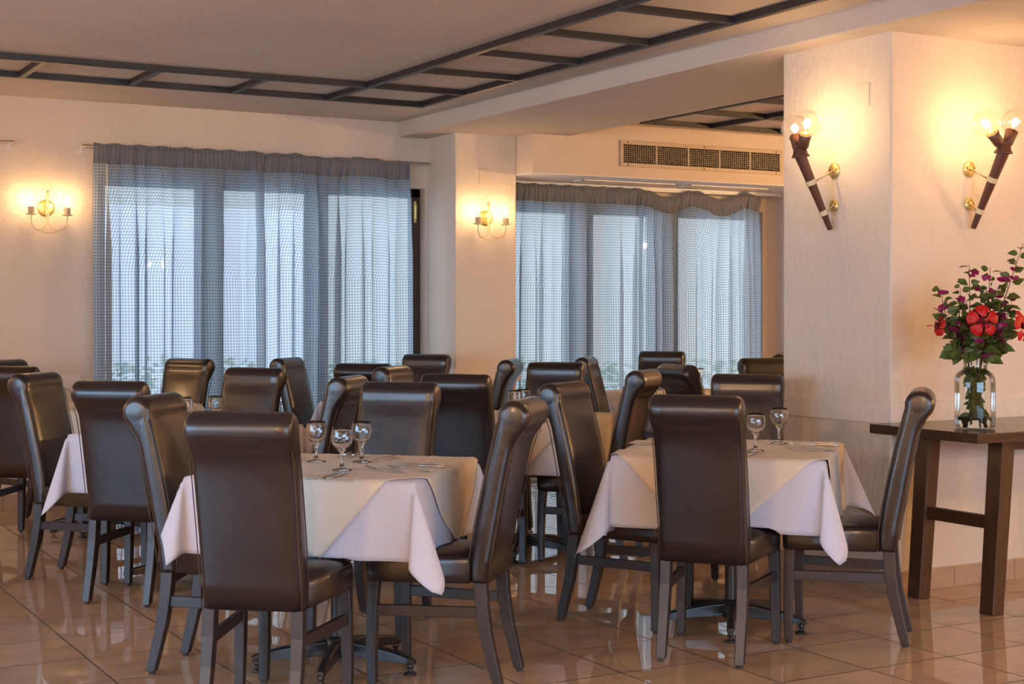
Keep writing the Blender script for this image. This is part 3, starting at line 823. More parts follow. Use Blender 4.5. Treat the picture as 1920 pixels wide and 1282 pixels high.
# ------------------------------------------------------------------ chair
def make_chair():
    root = empty('dining_chair')
    # backrest: side profile (y, z)
    prof = [(-0.228, 0.392), (-0.160, 0.392), (-0.157, 0.47), (-0.172, 0.58), (-0.200, 0.72), (-0.232, 0.86), (-0.255, 0.95), (-0.264, 0.985)]
    cy, cz, R = -0.325, 1.006, 0.060
    for i in range(15):
        a = radians(12 + (232-12)*i/14)
        prof.append((cy + R*cos(a), cz + R*sin(a)))
    prof += [(-0.346, 0.935), (-0.330, 0.912), (-0.312, 0.86), (-0.284, 0.72), (-0.258, 0.58), (-0.240, 0.48)]
    core = prof
    def cr(p0, p1, p2, p3, t):
        return tuple(0.5*((2*b)+(-a+c)*t+(2*a-5*b+4*c-d)*t*t+(-a+3*b-3*c+d)*t**3) for a, b, c, d in zip(p0, p1, p2, p3))
    prof = []
    nc = len(core)
    for i in range(nc):
        prof.append(core[i])
        if i == 0 or i == 1 or i == nc-1 or (8 <= i <= 21): continue
        for t in (0.33, 0.67): prof.append(cr(core[i-1], core[i], core[i+1], core[(i+2) % nc], t))
    def hw(z):
        if 0.90 < z < 0.94: return 0.182 + 0.004*(z-0.90)/0.04
        return 0.186 if z > 0.94 else 0.178 + 0.004*max(0, min(1, (z-0.4)/0.5))
    xs = [(-1, 0, .026), (-1, .0015, .018), (-1, .006, .010), (-1, .013, .004), (-1, .024, 0), (-.7, 0, 0), (-.35, 0, 0), (0, 0, 0), (.35, 0, 0), (.7, 0, 0), (1, .024, 0), (1, .013, .004), (1, .006, .010), (1, .0015, .018), (1, 0, .026)]
    bm = bmesh.new()
    cen = Vector((sum(p[0] for p in prof)/len(prof), 0))
    rows = []
    n = len(prof)
    for s in xs:
        s, inset, shrink = s
        e = abs(s)
        row = []
        for i, (y, z) in enumerate(prof):
            pa, pb = prof[i-1], prof[(i+1) % n]
            t = Vector((pb[0]-pa[0], pb[1]-pa[1])); t.normalize()
            nrm = Vector((-t.y, t.x))      # inward for this winding
            puff = 0.0
            if z < 0.93 and 0.40 < z: puff = -0.005*(1-e*e)
            q = Vector((y, z)) + nrm*(shrink+puff)
            row.append(bm.verts.new((s*hw(z) - math.copysign(inset, s), q.x, q.y)))
        rows.append(row)
    for a, b_ in zip(rows, rows[1:]):
        for i in range(n):
            f = bm.faces.new((a[i], b_[i], b_[(i+1) % n], a[(i+1) % n])); f.smooth = True
    for row, fl in ((rows[0], False), (rows[-1], True)):
        f = bm.faces.new(row if not fl else row[::-1])
        f.smooth = False
    bmesh.ops.recalc_face_normals(bm, faces=bm.faces)
    # padded round ends of the scroll
    for s in (-1, 1):
        lathe(bm, [(0, 0.0024), (0.012, 0.0022), (0.024, 0.0014), (0.036, -0.0002)], 24, aim((s*0.1855, cy, cz), (s, 0, 0)))
    for f in bm.faces: f.smooth = True
    obj('backrest', bm, M_LEATHER, root, smooth=False)
    # seat: padded cushion, wider at the front
    bm = bmesh.new()
    def seat_ring(z, g, yb=-0.155, yf=0.232, wb=0.182, wf=0.222):
        pts = []
        wb -= g; wf -= g; yf2 = yf-g
        def rc(cx, cy2, a0, a1, r):
            for i in range(5):
                a = radians(a0 + (a1-a0)*i/4); pts.append((cx + r*cos(a), cy2 + r*sin(a)))
        r = 0.028
        pts.append((-wb, yb)); pts.append((wb, yb))
        rc(wf-r, yf2-r, 0, 90, r); rc(-wf+r, yf2-r, 90, 180, r)
        return [bm.verts.new((x, y, z)) for x, y in pts]
    rings = [seat_ring(0.392, 0.006), seat_ring(0.398, 0.001), seat_ring(0.43, -0.001), seat_ring(0.465, 0.0), seat_ring(0.482, 0.003), seat_ring(0.493, 0.012), seat_ring(0.500, 0.032), seat_ring(0.506, 0.09)]
    for a, b_ in zip(rings, rings[1:]):
        m = len(a)
        for i in range(m): bm.faces.new((a[i], a[(i+1) % m], b_[(i+1) % m], b_[i])).smooth = True
    bm.faces.new(rings[0][::-1]); f = bm.faces.new(rings[-1]); f.smooth = True
    obj('seat', bm, M_LEATHER, root)
    # seams
    bm = bmesh.new()
    for s in (-1, 1):
        tube(bm, [(s*0.176, y-0.0015, z) for y, z in core[:8]] [1:], 0.0022, 6)
        tube(bm, [(s*(hw(z)-0.003), y-0.003, z) for y, z in core[-6:]] + [(s*0.176, -0.229, 0.395)], 0.0022, 6)
    obj('stitched_seam', bm, M_PIPING, root, smooth=True)
    bm = bmesh.new()
    tube(bm, [(-0.183, -0.15, 0.483), (-0.222, 0.205, 0.483), (-0.197, 0.231, 0.483), (0.197, 0.231, 0.483), (0.222, 0.205, 0.483), (0.183, -0.15, 0.483)], 0.0022, 6)
    obj('seat_seam', bm, M_PIPING, root, smooth=True)
    for s in (-1, 1):
        bm = bmesh.new()
        bars(bm, [((s*0.205, 0.205, 0.012), 0.0165, 0.0165), ((s*0.203, 0.208, 0.15), 0.018, 0.018), ((s*0.200, 0.205, 0.30), 0.020, 0.020), ((s*0.196, 0.200, 0.396), 0.0215, 0.0215)])
        l = obj('leg', bm, M_CHAIRWOOD, root, bevel=0.003)
        bm = bmesh.new(); lathe(bm, [(0, 0), (0.012, 0), (0.013, 0.013), (0, 0.013)], 12, aim((s*0.205, 0.205, 0), (0, 0, 1))); obj('foot_glide', bm, M_TIP, l)
        bm = bmesh.new()
        bars(bm, [((s*0.158, -0.268, 0.012), 0.018, 0.018), ((s*0.158, -0.246, 0.10), 0.019, 0.020), ((s*0.158, -0.222, 0.20), 0.020, 0.022), ((s*0.157, -0.207, 0.30), 0.021, 0.023), ((s*0.155, -0.200, 0.396), 0.021, 0.024)])
        l = obj('leg', bm, M_CHAIRWOOD, root, bevel=0.003)
        bm = bmesh.new(); lathe(bm, [(0, 0), (0.012, 0), (0.013, 0.013), (0, 0.013)], 12, aim((s*0.158, -0.268, 0), (0, 0, 1))); obj('foot_glide', bm, M_TIP, l)
        bm = bmesh.new()
        a = Vector((s*0.158, -0.205, 0.285)); b_ = Vector((s*0.200, 0.200, 0.285))
        sd = Vector((1, 0, 0))*0.010
        vs = []
        for p in (a, b_):
            for dz in (-0.02, 0.02):
                for q in (-1, 1): vs.append(bm.verts.new(p + sd*q + Vector((0, 0, dz))))
        for f in ((0,1,3,2),(4,6,7,5),(0,4,5,1),(2,3,7,6),(0,2,6,4),(1,5,7,3)): bm.faces.new([vs[i] for i in f])
        bmesh.ops.recalc_face_normals(bm, faces=bm.faces)
        obj('stretcher', bm, M_CHAIRWOOD, root, bevel=0.002)
    return root
chair0 = make_chair()
tag(chair0, 'chair', 'chair')
GA, GB, GC, GD = 'chairs at the front left table', 'chairs at the front right table', 'chairs at the left middle table', 'chairs at the centre table'
chairs = [
 (-.83, 5.25, 10.4, 'nearest dark leather chair, back turned, at the front left table', GA),
 (-1.09, 5.87, 101.4, 'dark leather chair facing right at the left side of the front left table', GA),
 (-.27, 5.73, -76, 'dark leather chair seen from the side at the right of the front left table', GA),
 (-.61, 6.62, 197, 'dark leather chair facing the camera behind the three glasses', GA),
 (.84, 6.17, 21.5, 'dark leather chair with its back turned at the front right table', GB),
 (.53, 6.76, 117, 'dark leather chair facing right, left of the front right table', GB),
 (1.42, 6.45, -73, 'dark leather chair in side view between the front right table and the console', GB),
 (1.12, 7.45, 197.5, 'dark leather chair facing the camera, beside the pillar behind two glasses', GB),
 (-1.80, 7.36, 15, 'dark leather chair with its back turned at the left middle table', GC),
 (-2.21, 7.87, 105, 'dark leather chair facing right left of the lavender cloth corner at left', GC),
 (-1.60, 8.34, 202, 'dark leather chair facing the camera directly behind the nearest chair', GC),
 (-1.14, 7.63, -77, 'dark leather chair facing left, its scroll top above the wine glasses', GC),
 (-.195, 8.11, 17, 'dark leather chair with its back turned at the centre table', GD),
 (-.40, 8.75, 110, 'dark leather chair facing right, only its lit top showing at the centre table', GD),
 (.43, 8.45, -68, 'dark leather chair facing left at the right side of the centre table', GD),
 (.17, 9.25, 200, 'dark leather chair facing the camera behind the centre table', GD),
 (-.83, 9.62, 16, 'dark leather chair, scroll back turned, at the table by the left window', 'chairs by the left window'),
 (-1.25, 10.35, 106, 'dark leather chair with pale sheen facing right before the left window', 'chairs by the left window'),
 (-.33, 10.2, -79, 'narrow side view of a dark leather chair left of the right window', 'chairs by the left window'),
 (-.75, 10.95, 200, 'dark leather chair facing the camera in front of the pilaster', 'chairs by the left window'),
 (-2.92, 9.20, 10, 'dark leather chair with its back turned cut by the left picture edge', 'chairs at the far left table'),
 (-3.10, 9.83, 118, 'dark leather chair against the left wall, behind the one cut by the picture edge', 'chairs at the far left table'),
 (-2.36, 10.0, 208, 'dark leather chair facing the camera before the left end of the left curtain', 'chairs at the far left table'),
 (.84, 10.54, 104, 'thin side view of a dark leather chair before the right window curtains', 'chairs at the far right table'),
 (1.10, 11.75, 199, 'brown lit dark leather chair at the far table under the air vent', 'chairs at the far right table'),
 (1.73, 11.5, -75, 'small scroll top of a dark leather chair beside the right window edge', 'chairs at the far right table'),
 (1.31, 9.3, 66, 'dark leather chair turned away to the right with a silvery lit back', 'chairs next to the pillar'),
 (1.84, 10.05, 162, 'dark leather chair facing the camera half hidden behind the pillar', 'chairs next to the pillar'),
]
for i, (r, z, ph, lab, g) in enumerate(chairs):
    p = cf(r, z)
    if i == 0:
        c = chair0; c.location = p; c.rotation_euler = (0, 0, rz(ph)); c['label'] = lab; c['group'] = g
    else:
        c = dup(chair0, p, rz(ph), lab, g)

# ------------------------------------------------------------------ tables
HT = 0.785
HALF = 0.44
def make_table():
    root = empty('dining_table')
    bm = bmesh.new(); h = HALF-0.012; box(bm, -h, h, -h, h, HT-0.034, HT-0.006); obj('tabletop', bm, M_CONSOLE, root, bevel=0.004)
    bm = bmesh.new(); lathe(bm, [(0, 0.05), (0.030, 0.05), (0.030, HT-0.035), (0, HT-0.035)], 24); obj('pole', bm, M_BLACKM, root, smooth=True, bevel=0.001)
    bm = bmesh.new(); box(bm, -0.16, 0.16, -0.03, 0.03, HT-0.042, HT-0.03); box(bm, -0.03, 0.03, -0.16, 0.16, HT-0.042, HT-0.03); obj('top_bracket', bm, M_BLACKM, root)
    bm = bmesh.new(); lathe(bm, [(0, 0.045), (0.045, 0.045), (0.050, 0.06), (0.048, 0.115), (0.032, 0.125), (0, 0.125)], 24); obj('hub', bm, M_BLACKM, root, smooth=True)
    for k in range(5):
        a = radians(-82 + 72*k); d = Vector((cos(a), sin(a), 0)); s = Vector((-sin(a), cos(a), 0))
        bm = bmesh.new()
        secs = [(0.03, 0.112, 0.058, 0.020), (0.12, 0.105, 0.050, 0.019), (0.24, 0.088, 0.046, 0.018), (0.31, 0.072, 0.042, 0.017), (0.335, 0.060, 0.040, 0.013)]
        rings = []
        for t, zt_, zb, w in secs:
            rings.append([bm.verts.new(d*t + s*sx*w*k2 + Vector((0, 0, z))) for sx, z, k2 in ((-1, zb, 1), (1, zb, 1), (1, zt_-0.008, 1), (1, zt_, 0.55), (-1, zt_, 0.55), (-1, zt_-0.008, 1))])
        for a_, b_ in zip(rings, rings[1:]):
            for i in range(6): bm.faces.new((a_[i], a_[(i+1) % 6], b_[(i+1) % 6], b_[i]))
        bm.faces.new(rings[0][::-1]); bm.faces.new(rings[-1])
        bmesh.ops.recalc_face_normals(bm, faces=bm.faces)
        l = obj('leg', bm, M_BLACKM, root, bevel=0.002)
        bm = bmesh.new()
        lathe(bm, [(0, 0), (0.026, 0), (0.025, 0.006), (0.011, 0.014), (0.009, 0.022), (0.014, 0.030), (0.012, 0.044), (0, 0.046)], 16, Matrix.Translation(d*0.315))
        obj('levelling_foot', bm, M_BLACKM, l, smooth=True)
    return root
table0 = make_table()

def cloth_mesh(shape, half, c, over, seed, shift=(0, 0), off=0.0, wav=0.010, fins=None):
    """drape of a square cloth on a square top; shape 'square' or 'diamond'"""
    rnd = random.Random(seed)
    ph = [rnd.uniform(0, 6.28) for _ in range(8)]
    fin = [rnd.uniform(0.35, 0.65) for _ in range(4)]
    swing = [rnd.uniform(-0.35, 0.35) for _ in range(4)]
    if fins: fin, swing = fins
    n = 72
    rr = 0.012
    bm = bmesh.new()
    a = half + 0.001 + off
    zt = HT + off
    def place(s, t):
        dx = abs(s)-half; dy = abs(t)-half
        sx = 1 if s >= 0 else -1; sy = 1 if t >= 0 else -1
        if dx <= 0 and dy <= 0:
            return Vector((s*a/half, t*a/half, zt - 0.004*max(0, 1-min(-dx, -dy)/0.012)))
        k = (0 if sx > 0 else 1) + (0 if sy > 0 else 2)
        if dx > 0 and dy <= 0:
            d = dx
            w = wav*d/0.3*(sin(t*13+ph[k])+0.6*sin(t*23+ph[k+1])) + 0.05*d
            return Vector((sx*(a+0.004+off+w), t*a/half, zt - d))
        if dy > 0 and dx <= 0:
            d = dy
            w = wav*d/0.3*(sin(s*13+ph[k+2])+0.6*sin(s*21+ph[k+3])) + 0.05*d
            return Vector((s*a/half, sy*(a+0.004+off+w), zt - d))
        rho = hypot(dx, dy); th = math.degrees(math.atan2(dy, dx))      # 0..90
        u = th if th <= 45 else 90-th
        open_ = fin[k]
        be = radians(u*open_)
        e = Vector((sx, sy, 0)).normalized(); l = Vector((sx, -sy, 0)).normalized()
        sw = swing[k]
        e = (e*cos(sw) + l*sin(sw))
        lat = (1 if th <= 45 else -1) * sin(radians(u*2)*1.0)*cos(radians(u))*0.20*rho*1.2
        lat *= (1-u/45)**0.5 * 1.6 if u > 0 else 0
        base = Vector((sx*(a+0.004), sy*(a+0.004), zt))
        # continuity with the side panels' slight flare
        k0 = 1-u/45
        if th <= 45: fl = Vector((sx*0.05*rho, 0, 0))*k0
        else: fl = Vector((0, sy*0.05*rho, 0))*k0
        w = 0
        return base + e*sin(be)*rho + l*lat + fl + Vector((0, 0, -cos(be)*rho))
    if shape == 'square':
        # lines denser at the folds
        def axis(lo, hi):
            st = [-half-lo + lo*i/14 for i in range(15)]
            st += [-half + 2*half*i/36 for i in range(1, 37)]
            st += [half + hi*i/14 for i in range(1, 15)]
            return st
        A = axis(over[0], over[1]); B = axis(over[2], over[3])
        g = [[bm.verts.new(place(s, t)) for t in B] for s in A]
        for i in range(len(A)-1):
            for j in range(len(B)-1):
                bm.faces.new((g[i][j], g[i+1][j], g[i+1][j+1], g[i][j+1])).smooth = True
    else:
        D = c; m = 64
        ca = cos(pi/4 + over)
        sa = sin(pi/4 + over)
        g = []
        for i in range(m+1):
            row = []
            for j in range(m+1):
                p = (-1 + 2*i/m)*D*0.7071; q = (-1 + 2*j/m)*D*0.7071
                s = p*ca - q*sa + shift[0]; t = p*sa + q*ca + shift[1]
                row.append(bm.verts.new(place(s, t)))
            g.append(row)
        for i in range(m):
            for j in range(m): bm.faces.new((g[i][j], g[i+1][j], g[i+1][j+1], g[i][j+1])).smooth = True
    return bm

def settle(bm, p, rot, lift):
    """where the cloth hangs onto a seat it lies on it"""
    M = Matrix.Translation(p) @ Matrix.Rotation(rot, 4, 'Z'); Mi = M.inverted()
    seats = [(Matrix.Translation(cf(r, z)) @ Matrix.Rotation(rz(ph), 4, 'Z')).inverted() for r, z, ph, _, _ in chairs]
    for v in bm.verts:
        w = M @ v.co
        if w.z > 0.56: continue
        for K in seats:
            q = K @ w
            if abs(q.x) < 0.245 and -0.16 < q.y < 0.255:
                e = min((0.255-q.y)/0.03, (0.245-abs(q.x))/0.03, 1.0)
                top = 0.498 + 0.011*max(0, e) + lift
                if w.z < top: w.z = top
                if q.y < -0.135:      # stay in front of the backrest
                    pass
        v.co = Mi @ w
    return bm

tables = [ # r, z, angle, base overhang (left,right,near,far), overlay size, rot, shift, words
 (-.68, 5.88, 13, (.17, .29, .285, .28), .79, 0.08, (.02, .05), 'front left table'),
 (.97, 6.63, 17, (.34, .29, .30, .28), .835, -0.04, (.0, .0), 'front right table'),
 (-1.66, 7.75, 14, (.30, .30, .29, .28), .80, 0.0, (0, .02), 'left middle table'),
 (0.06, 8.60, 17, (.28, .30, .28, .28), .82, 0.05, (0, 0), 'centre table'),
 (-.74, 10.35, 17, (.28, .28, .28, .28), .80, 0.0, (0, 0), 'table by the left window'),
 (-2.58, 9.52, 18, (.28, .28, .28, .28), .80, 0.0, (0, 0), 'far left table'),
 (1.27, 11.15, -30, (.26, .26, .26, .26), .80, 0.0, (0, 0), 'far right table under the air vent'),
]
# how each corner's loose fold stands: (far right, far left, near right, near left) opening, then sideways swing
FINS = {0: ([.5, .5, .40, .45], [0, 0, .25, .5]), 1: ([.62, .5, .35, .50], [0, 0, 0, -.1]), 2: ([.7, .5, .5, .42], [0, 0, 0, -.2])}
tlabels = ['white-clothed square table at front left with three wine glasses on it', 'white-clothed square table at front right beside the pillar',
 'white-clothed table at the left with a lavender cloth corner hanging', 'white-clothed square table in the centre between the two front tables',
 'clothed table hidden behind chairs before the left window', 'clothed table at far left by the window wall', 'small-looking clothed table far right below the air vent']
clabels = ['white tablecloth with a lavender hanging corner on the front left table', 'white tablecloth with pointed hanging corners on the front right table',
 'white tablecloth on the left middle table, its corner seen between two chairs', 'white tablecloth on the centre table behind the side-on chair',
 'white tablecloth on the table before the left window', 'white tablecloth on the far left table by the wall', 'white tablecloth on the far table under the air vent']
olabels = ['cream linen overlay laid cornerwise on the front left table', 'cream linen overlay laid cornerwise on the front right table',
 'cream linen overlay on the left middle table', 'cream linen overlay on the centre table',
 'cream linen overlay on the table before the left window', 'cream linen overlay on the far left table', 'cream linen overlay on the far right table']
for i, (r, z, ang, ov, D, orot, sh, words) in enumerate(tables):
    p = cf(r, z)
    if i == 0:
        t = table0; t.location = p; t.rotation_euler = (0, 0, rz(ang))
    else:
        t = dup(table0, p, rz(ang))
    tag(t, tlabels[i], 'table', 'clothed dining tables')
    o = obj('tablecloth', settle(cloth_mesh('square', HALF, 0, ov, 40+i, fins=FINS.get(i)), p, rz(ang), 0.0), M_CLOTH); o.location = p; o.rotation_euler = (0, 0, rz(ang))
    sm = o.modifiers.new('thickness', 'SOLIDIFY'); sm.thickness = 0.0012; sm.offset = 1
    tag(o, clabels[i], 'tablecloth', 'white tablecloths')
    o = obj('table_overlay', settle(cloth_mesh('diamond', HALF, D, orot, 40+i, sh, 0.0045, 0.010), p, rz(ang), 0.004), M_OVER); o.location = p; o.rotation_euler = (0, 0, rz(ang))
    sm = o.modifiers.new('thickness', 'SOLIDIFY'); sm.thickness = 0.0012; sm.offset = 1
    tag(o, olabels[i], 'tablecloth', 'cream table overlays')

# ------------------------------------------------------------------ things on the tables
TZ = HT + 0.0072
def make_glass():
    root = empty('wine_glass')
    outer = [(0, 0), (0.034, 0.0), (0.0345, 0.0015), (0.030, 0.004), (0.014, 0.009), (0.0075, 0.016), (0.0055, 0.030), (0.0052, 0.050), (0.0075, 0.064), (0.014, 0.073),
             (0.026, 0.084), (0.0345, 0.098), (0.0378, 0.113), (0.0372, 0.130), (0.0345, 0.146), (0.0325, 0.156)]
    inner = [(0.0312, 0.1565), (0.0332, 0.146), (0.0358, 0.130), (0.0364, 0.113), (0.0330, 0.099), (0.0245, 0.086), (0.012, 0.077), (0, 0.074)]
    bm = bmesh.new(); lathe(bm, outer + inner, 36)
    bmesh.ops.recalc_face_normals(bm, faces=bm.faces)
    obj('glass_body', bm, M_GLASS, root, smooth=True)
    return root
g0 = make_glass()
glasses = [ (593, 865, 'leftmost of the three wine glasses on the front left table'), (641, 881, 'nearest of the three wine glasses on the front left table'),
 (678, 866, 'rightmost of the three wine glasses on the front left table'), (1417, 845, 'left wine glass of the two on the front right table'), (1461, 831, 'right wine glass of the two on the front right table'),
 (405, 801, 'wine glass above the nearest chair top, before the curtain'), (346, 804, 'wine glass half hidden beside the nearest chair top, left of another'),
 (1021, 781, 'wine glass right of the side-on chair on the centre table'), (966, 786, 'left wine glass of the pair peeking over the side-on chair top'), (981, 783, 'right wine glass of the pair peeking over the side-on chair top'),
 (1237, 730, 'distant wine glass left of the silvery chair back'), (1310, 730, 'distant wine glass before the right curtain') ]
for i, (px, py, lab) in enumerate(glasses):
    p = at(px, py, TZ); p.z = TZ
    if i == 0: g0.location = p; g = g0
    else: g = dup(g0, p, random.uniform(0, 6))
    g.scale = (1.1, 1.1, 1.03)
    tag(g, lab, 'wine glass', 'stemmed wine glasses')

def make_knife():
    root = empty('table_knife')     # handle end at x=0, tip at x=0.215
    bm = bmesh.new()
    rings = []
    for x, w, h in ((0, 0.004, 0.0025), (0.004, 0.0065, 0.004), (0.03, 0.0075, 0.0045), (0.08, 0.0062, 0.004), (0.102, 0.0050, 0.0032), (0.106, 0.0045, 0.0028)):
        rings.append([bm.verts.new((x, w*cos(a), 0.0052+h*sin(a))) for a in [2*pi*k/10 for k in range(10)]])
    for a, b_ in zip(rings, rings[1:]):
        for k in range(10): bm.faces.new((a[k], b_[k], b_[(k+1) % 10], a[(k+1) % 10])).smooth = True
    bm.faces.new(rings[0]); bm.faces.new(rings[-1][::-1]); bmesh.ops.recalc_face_normals(bm, faces=bm.faces)
    obj('handle', bm, M_STEEL, root)
    bm = bmesh.new()
    top = [(0.104, 0.004), (0.125, 0.0085), (0.17, 0.0095), (0.20, 0.0075), (0.215, 0.0)]; bot = [(0.19, -0.0065), (0.16, -0.0085), (0.104, -0.0055)]
    vs = [(x, y) for x, y in top+bot]
    a = [bm.verts.new((x, y, 0.0062)) for x, y in vs]; b_ = [bm.verts.new((x, y, 0.0048)) for x, y in vs]
    bm.faces.new(a); bm.faces.new(b_[::-1])
    for k in range(len(vs)): bm.faces.new((a[k], b_[k], b_[(k+1) % len(vs)], a[(k+1) % len(vs)]))
    bmesh.ops.recalc_face_normals(bm, faces=bm.faces)
    obj('blade', bm, M_STEEL, root)
    return root
def make_fork():
    root = empty('table_fork')
    bm = bmesh.new()
    secs = [(0, .007, .002), (.01, .0085, .002), (.05, .0065, .003), (.09, .0035, .006), (.125, .003, .009), (.14, .005, .0075)]
    rings = [[bm.verts.new((x, -w, z)), bm.verts.new((x, w, z)), bm.verts.new((x, w, z+.0022)), bm.verts.new((x, -w, z+.0022))] and
             [bm.verts.new((x, -w, z)), bm.verts.new((x, w, z)), bm.verts.new((x, w, z+.0022)), bm.verts.new((x, -w, z+.0022))] for x, w, z in secs]
    loose = [v for v in bm.verts if not any(v in r for r in rings)]
    bmesh.ops.delete(bm, geom=loose, context='VERTS')
    for a, b_ in zip(rings, rings[1:]):
        for k in range(4): bm.faces.new((a[k], a[(k+1) % 4], b_[(k+1) % 4], b_[k]))
    bm.faces.new(rings[0][::-1]); bm.faces.new(rings[-1]); bmesh.ops.recalc_face_normals(bm, faces=bm.faces)
    obj('handle', bm, M_STEEL, root, bevel=0.0006)
    bm = bmesh.new()
    box(bm, .138, .158, -.0105, .0105, .005, .0068)
    for k in range(4):
        y = -.0084 + .0056*k
        vs = []
        for x, z, w in ((.156, .005, .0018), (.18, .007, .0016), (.205, .013, .0009)):
            vs.append([bm.verts.new((x, y-w, z)), bm.verts.new((x, y+w, z)), bm.verts.new((x, y+w, z+.0018)), bm.verts.new((x, y-w, z+.0018))])
        for a, b_ in zip(vs, vs[1:]):
            for q in range(4): bm.faces.new((a[q], a[(q+1) % 4], b_[(q+1) % 4], b_[q]))
        bm.faces.new(vs[-1])
    bmesh.ops.recalc_face_normals(bm, faces=bm.faces)
    obj('tines', bm, M_STEEL, root)
    return root
kn0, fk0 = make_knife(), make_fork()
used = {'k': False, 'f': False}
def cutlery(kind, p0, p1, label, group):
    a = at(p0[0], p0[1], TZ); b_ = at(p1[0], p1[1], TZ)
    ang = math.atan2(b_.y-a.y, b_.x-a.x)
    src = kn0 if kind == 'k' else fk0
    a.z = TZ
    if not used[kind]: o = src; o.location = a; o.rotation_euler = (0, 0, ang); used[kind] = True
    else: o = dup(src, a, ang)
    tag(o, label, 'knife' if kind == 'k' else 'fork', group)
G1, G2 = 'cutlery on the front left table', 'cutlery on the front right table'
cutlery('k', (595, 898), (640, 886), 'steel knife nearest the front edge of the front left table, left of its pair', G1)
cutlery('k', (610, 899.5), (654, 888), 'steel knife nearest the front edge of the front left table, right of its pair', G1)
cutlery('k', (834, 876.5), (722, 873), 'steel knife lying lengthwise at the right end of the front left table, front one', G1)
cutlery('k', (839, 872.5), (742, 870.5), 'steel knife lying lengthwise at the right end of the front left table, rear one', G1)
cutlery('k', (661, 850), (626, 861), 'steel knife behind the nearest glass on the front left table, left one', G1)
cutlery('k', (676, 850.7), (636, 863.5), 'steel knife behind the nearest glass on the front left table, right one', G1)
cutlery('f', (755, 886), (669, 877), 'left steel fork of the pair in front of the long knives', G1)
cutlery('f', (803, 885), (700, 876), 'right steel fork of the pair in front of the long knives', G1)
cutlery('f', (742, 855.8), (703, 859), 'steel fork with upturned tines at the far side, left one', G1)
cutlery('f', (748, 859.3), (714, 863.5), 'steel fork with upturned tines at the far side, right one', G1)
cutlery('k', (548, 866), (569, 856), 'knife whose tip shows beside the nearest chair on the front left table', G1)
cutlery('k', (1574, 836.5), (1468, 834.5), 'steel knife along the right end of the front right table, front one', G2)
cutlery('k', (1571, 833.5), (1475, 832.3), 'steel knife along the right end of the front right table, rear one', G2)
cutlery('f', (1565, 845.5), (1480, 838), 'right steel fork of the pair on the front right table', G2)
cutlery('f', (1531, 847), (1452, 838), 'left steel fork of the pair on the front right table', G2)
cutlery('k', (1400, 856), (1427, 846), 'steel knife beside the chair back on the front right table, front one', G2)
cutlery('k', (1388, 852), (1418, 843.5), 'steel knife beside the chair back on the front right table, rear one', G2)
cutlery('k', (1195, 833.5), (1222, 834), 'steel knife showing left of the chair back on the front right table', G2)
G3 = 'cutlery on the centre table'
cutlery('k', (996, 789), (1024, 784), 'small knife under the wine glass on the centre table', G3)
cutlery('f', (1010, 795), (1050, 792), 'small fork in front of the wine glass on the centre table', G3)
cutlery('k', (1212, 732.5), (1228, 731), 'tiny knife beside the distant left wine glass', 'cutlery on the far right table')
cutlery('k', (1320, 732), (1340, 731), 'tiny knife beside the distant right wine glass', 'cutlery on the far right table')

def napkin(px, py, ang, label, w=0.15, d=0.15):
    bm = bmesh.new()
    pts = []
    n = 16
    per = []
    for i in range(n): per.append((-w/2 + w*i/n, -d/2 - 0.004*abs(sin(i*pi/2))))
    for i in range(n): per.append((w/2 + 0.004*abs(sin(i*pi/2)), -d/2 + d*i/n))
    for i in range(n): per.append((w/2 - w*i/n, d/2 + 0.004*abs(sin(i*pi/2))))
    for i in range(n): per.append((-w/2 - 0.004*abs(sin(i*pi/2)), d/2 - d*i/n))
    c0 = bm.verts.new((0, 0, 0.0016))
    vs = [bm.verts.new((x, y, 0.0018 + 0.0015*max(0, (y/d))**2*4*(0.5+0.5*sin(x*60)))) for x, y in per]
    lo = [bm.verts.new((x, y, 0.0006)) for x, y in per]
    for k in range(len(vs)):
        k2 = (k+1) % len(vs)
        bm.faces.new((c0, vs[k], vs[k2])); bm.faces.new((vs[k], lo[k], lo[k2], vs[k2]))
    o = obj('paper_napkin', bm, M_PAPER); p = at(px, py, TZ); p.z = TZ-0.0012; o.location = p; o.rotation_euler = (0, 0, rz(ang))
    tag(o, label, 'napkin', 'paper napkins')
napkin(705, 856, 15, 'scalloped paper napkin at the far side of the front left table', .19, .13)
napkin(628, 893, 15, 'paper napkin under the two near knives on the front left table', .19, .12)
napkin(775, 878, 15, 'paper napkin under the long knives on the front left table', .19, .14)
napkin(1222, 829, 17, 'scalloped paper napkin showing left of the chair back, front right table', .18, .15)
napkin(1525, 840, 17, 'paper napkin under the cutlery at the right end of the front right table', .18, .14)
napkin(1018, 789, 17, 'paper napkin under the wine glass on the centre table', .18, .14)
napkin(128, 766, 17, 'crumpled white napkin on the far left table', .12, .1)

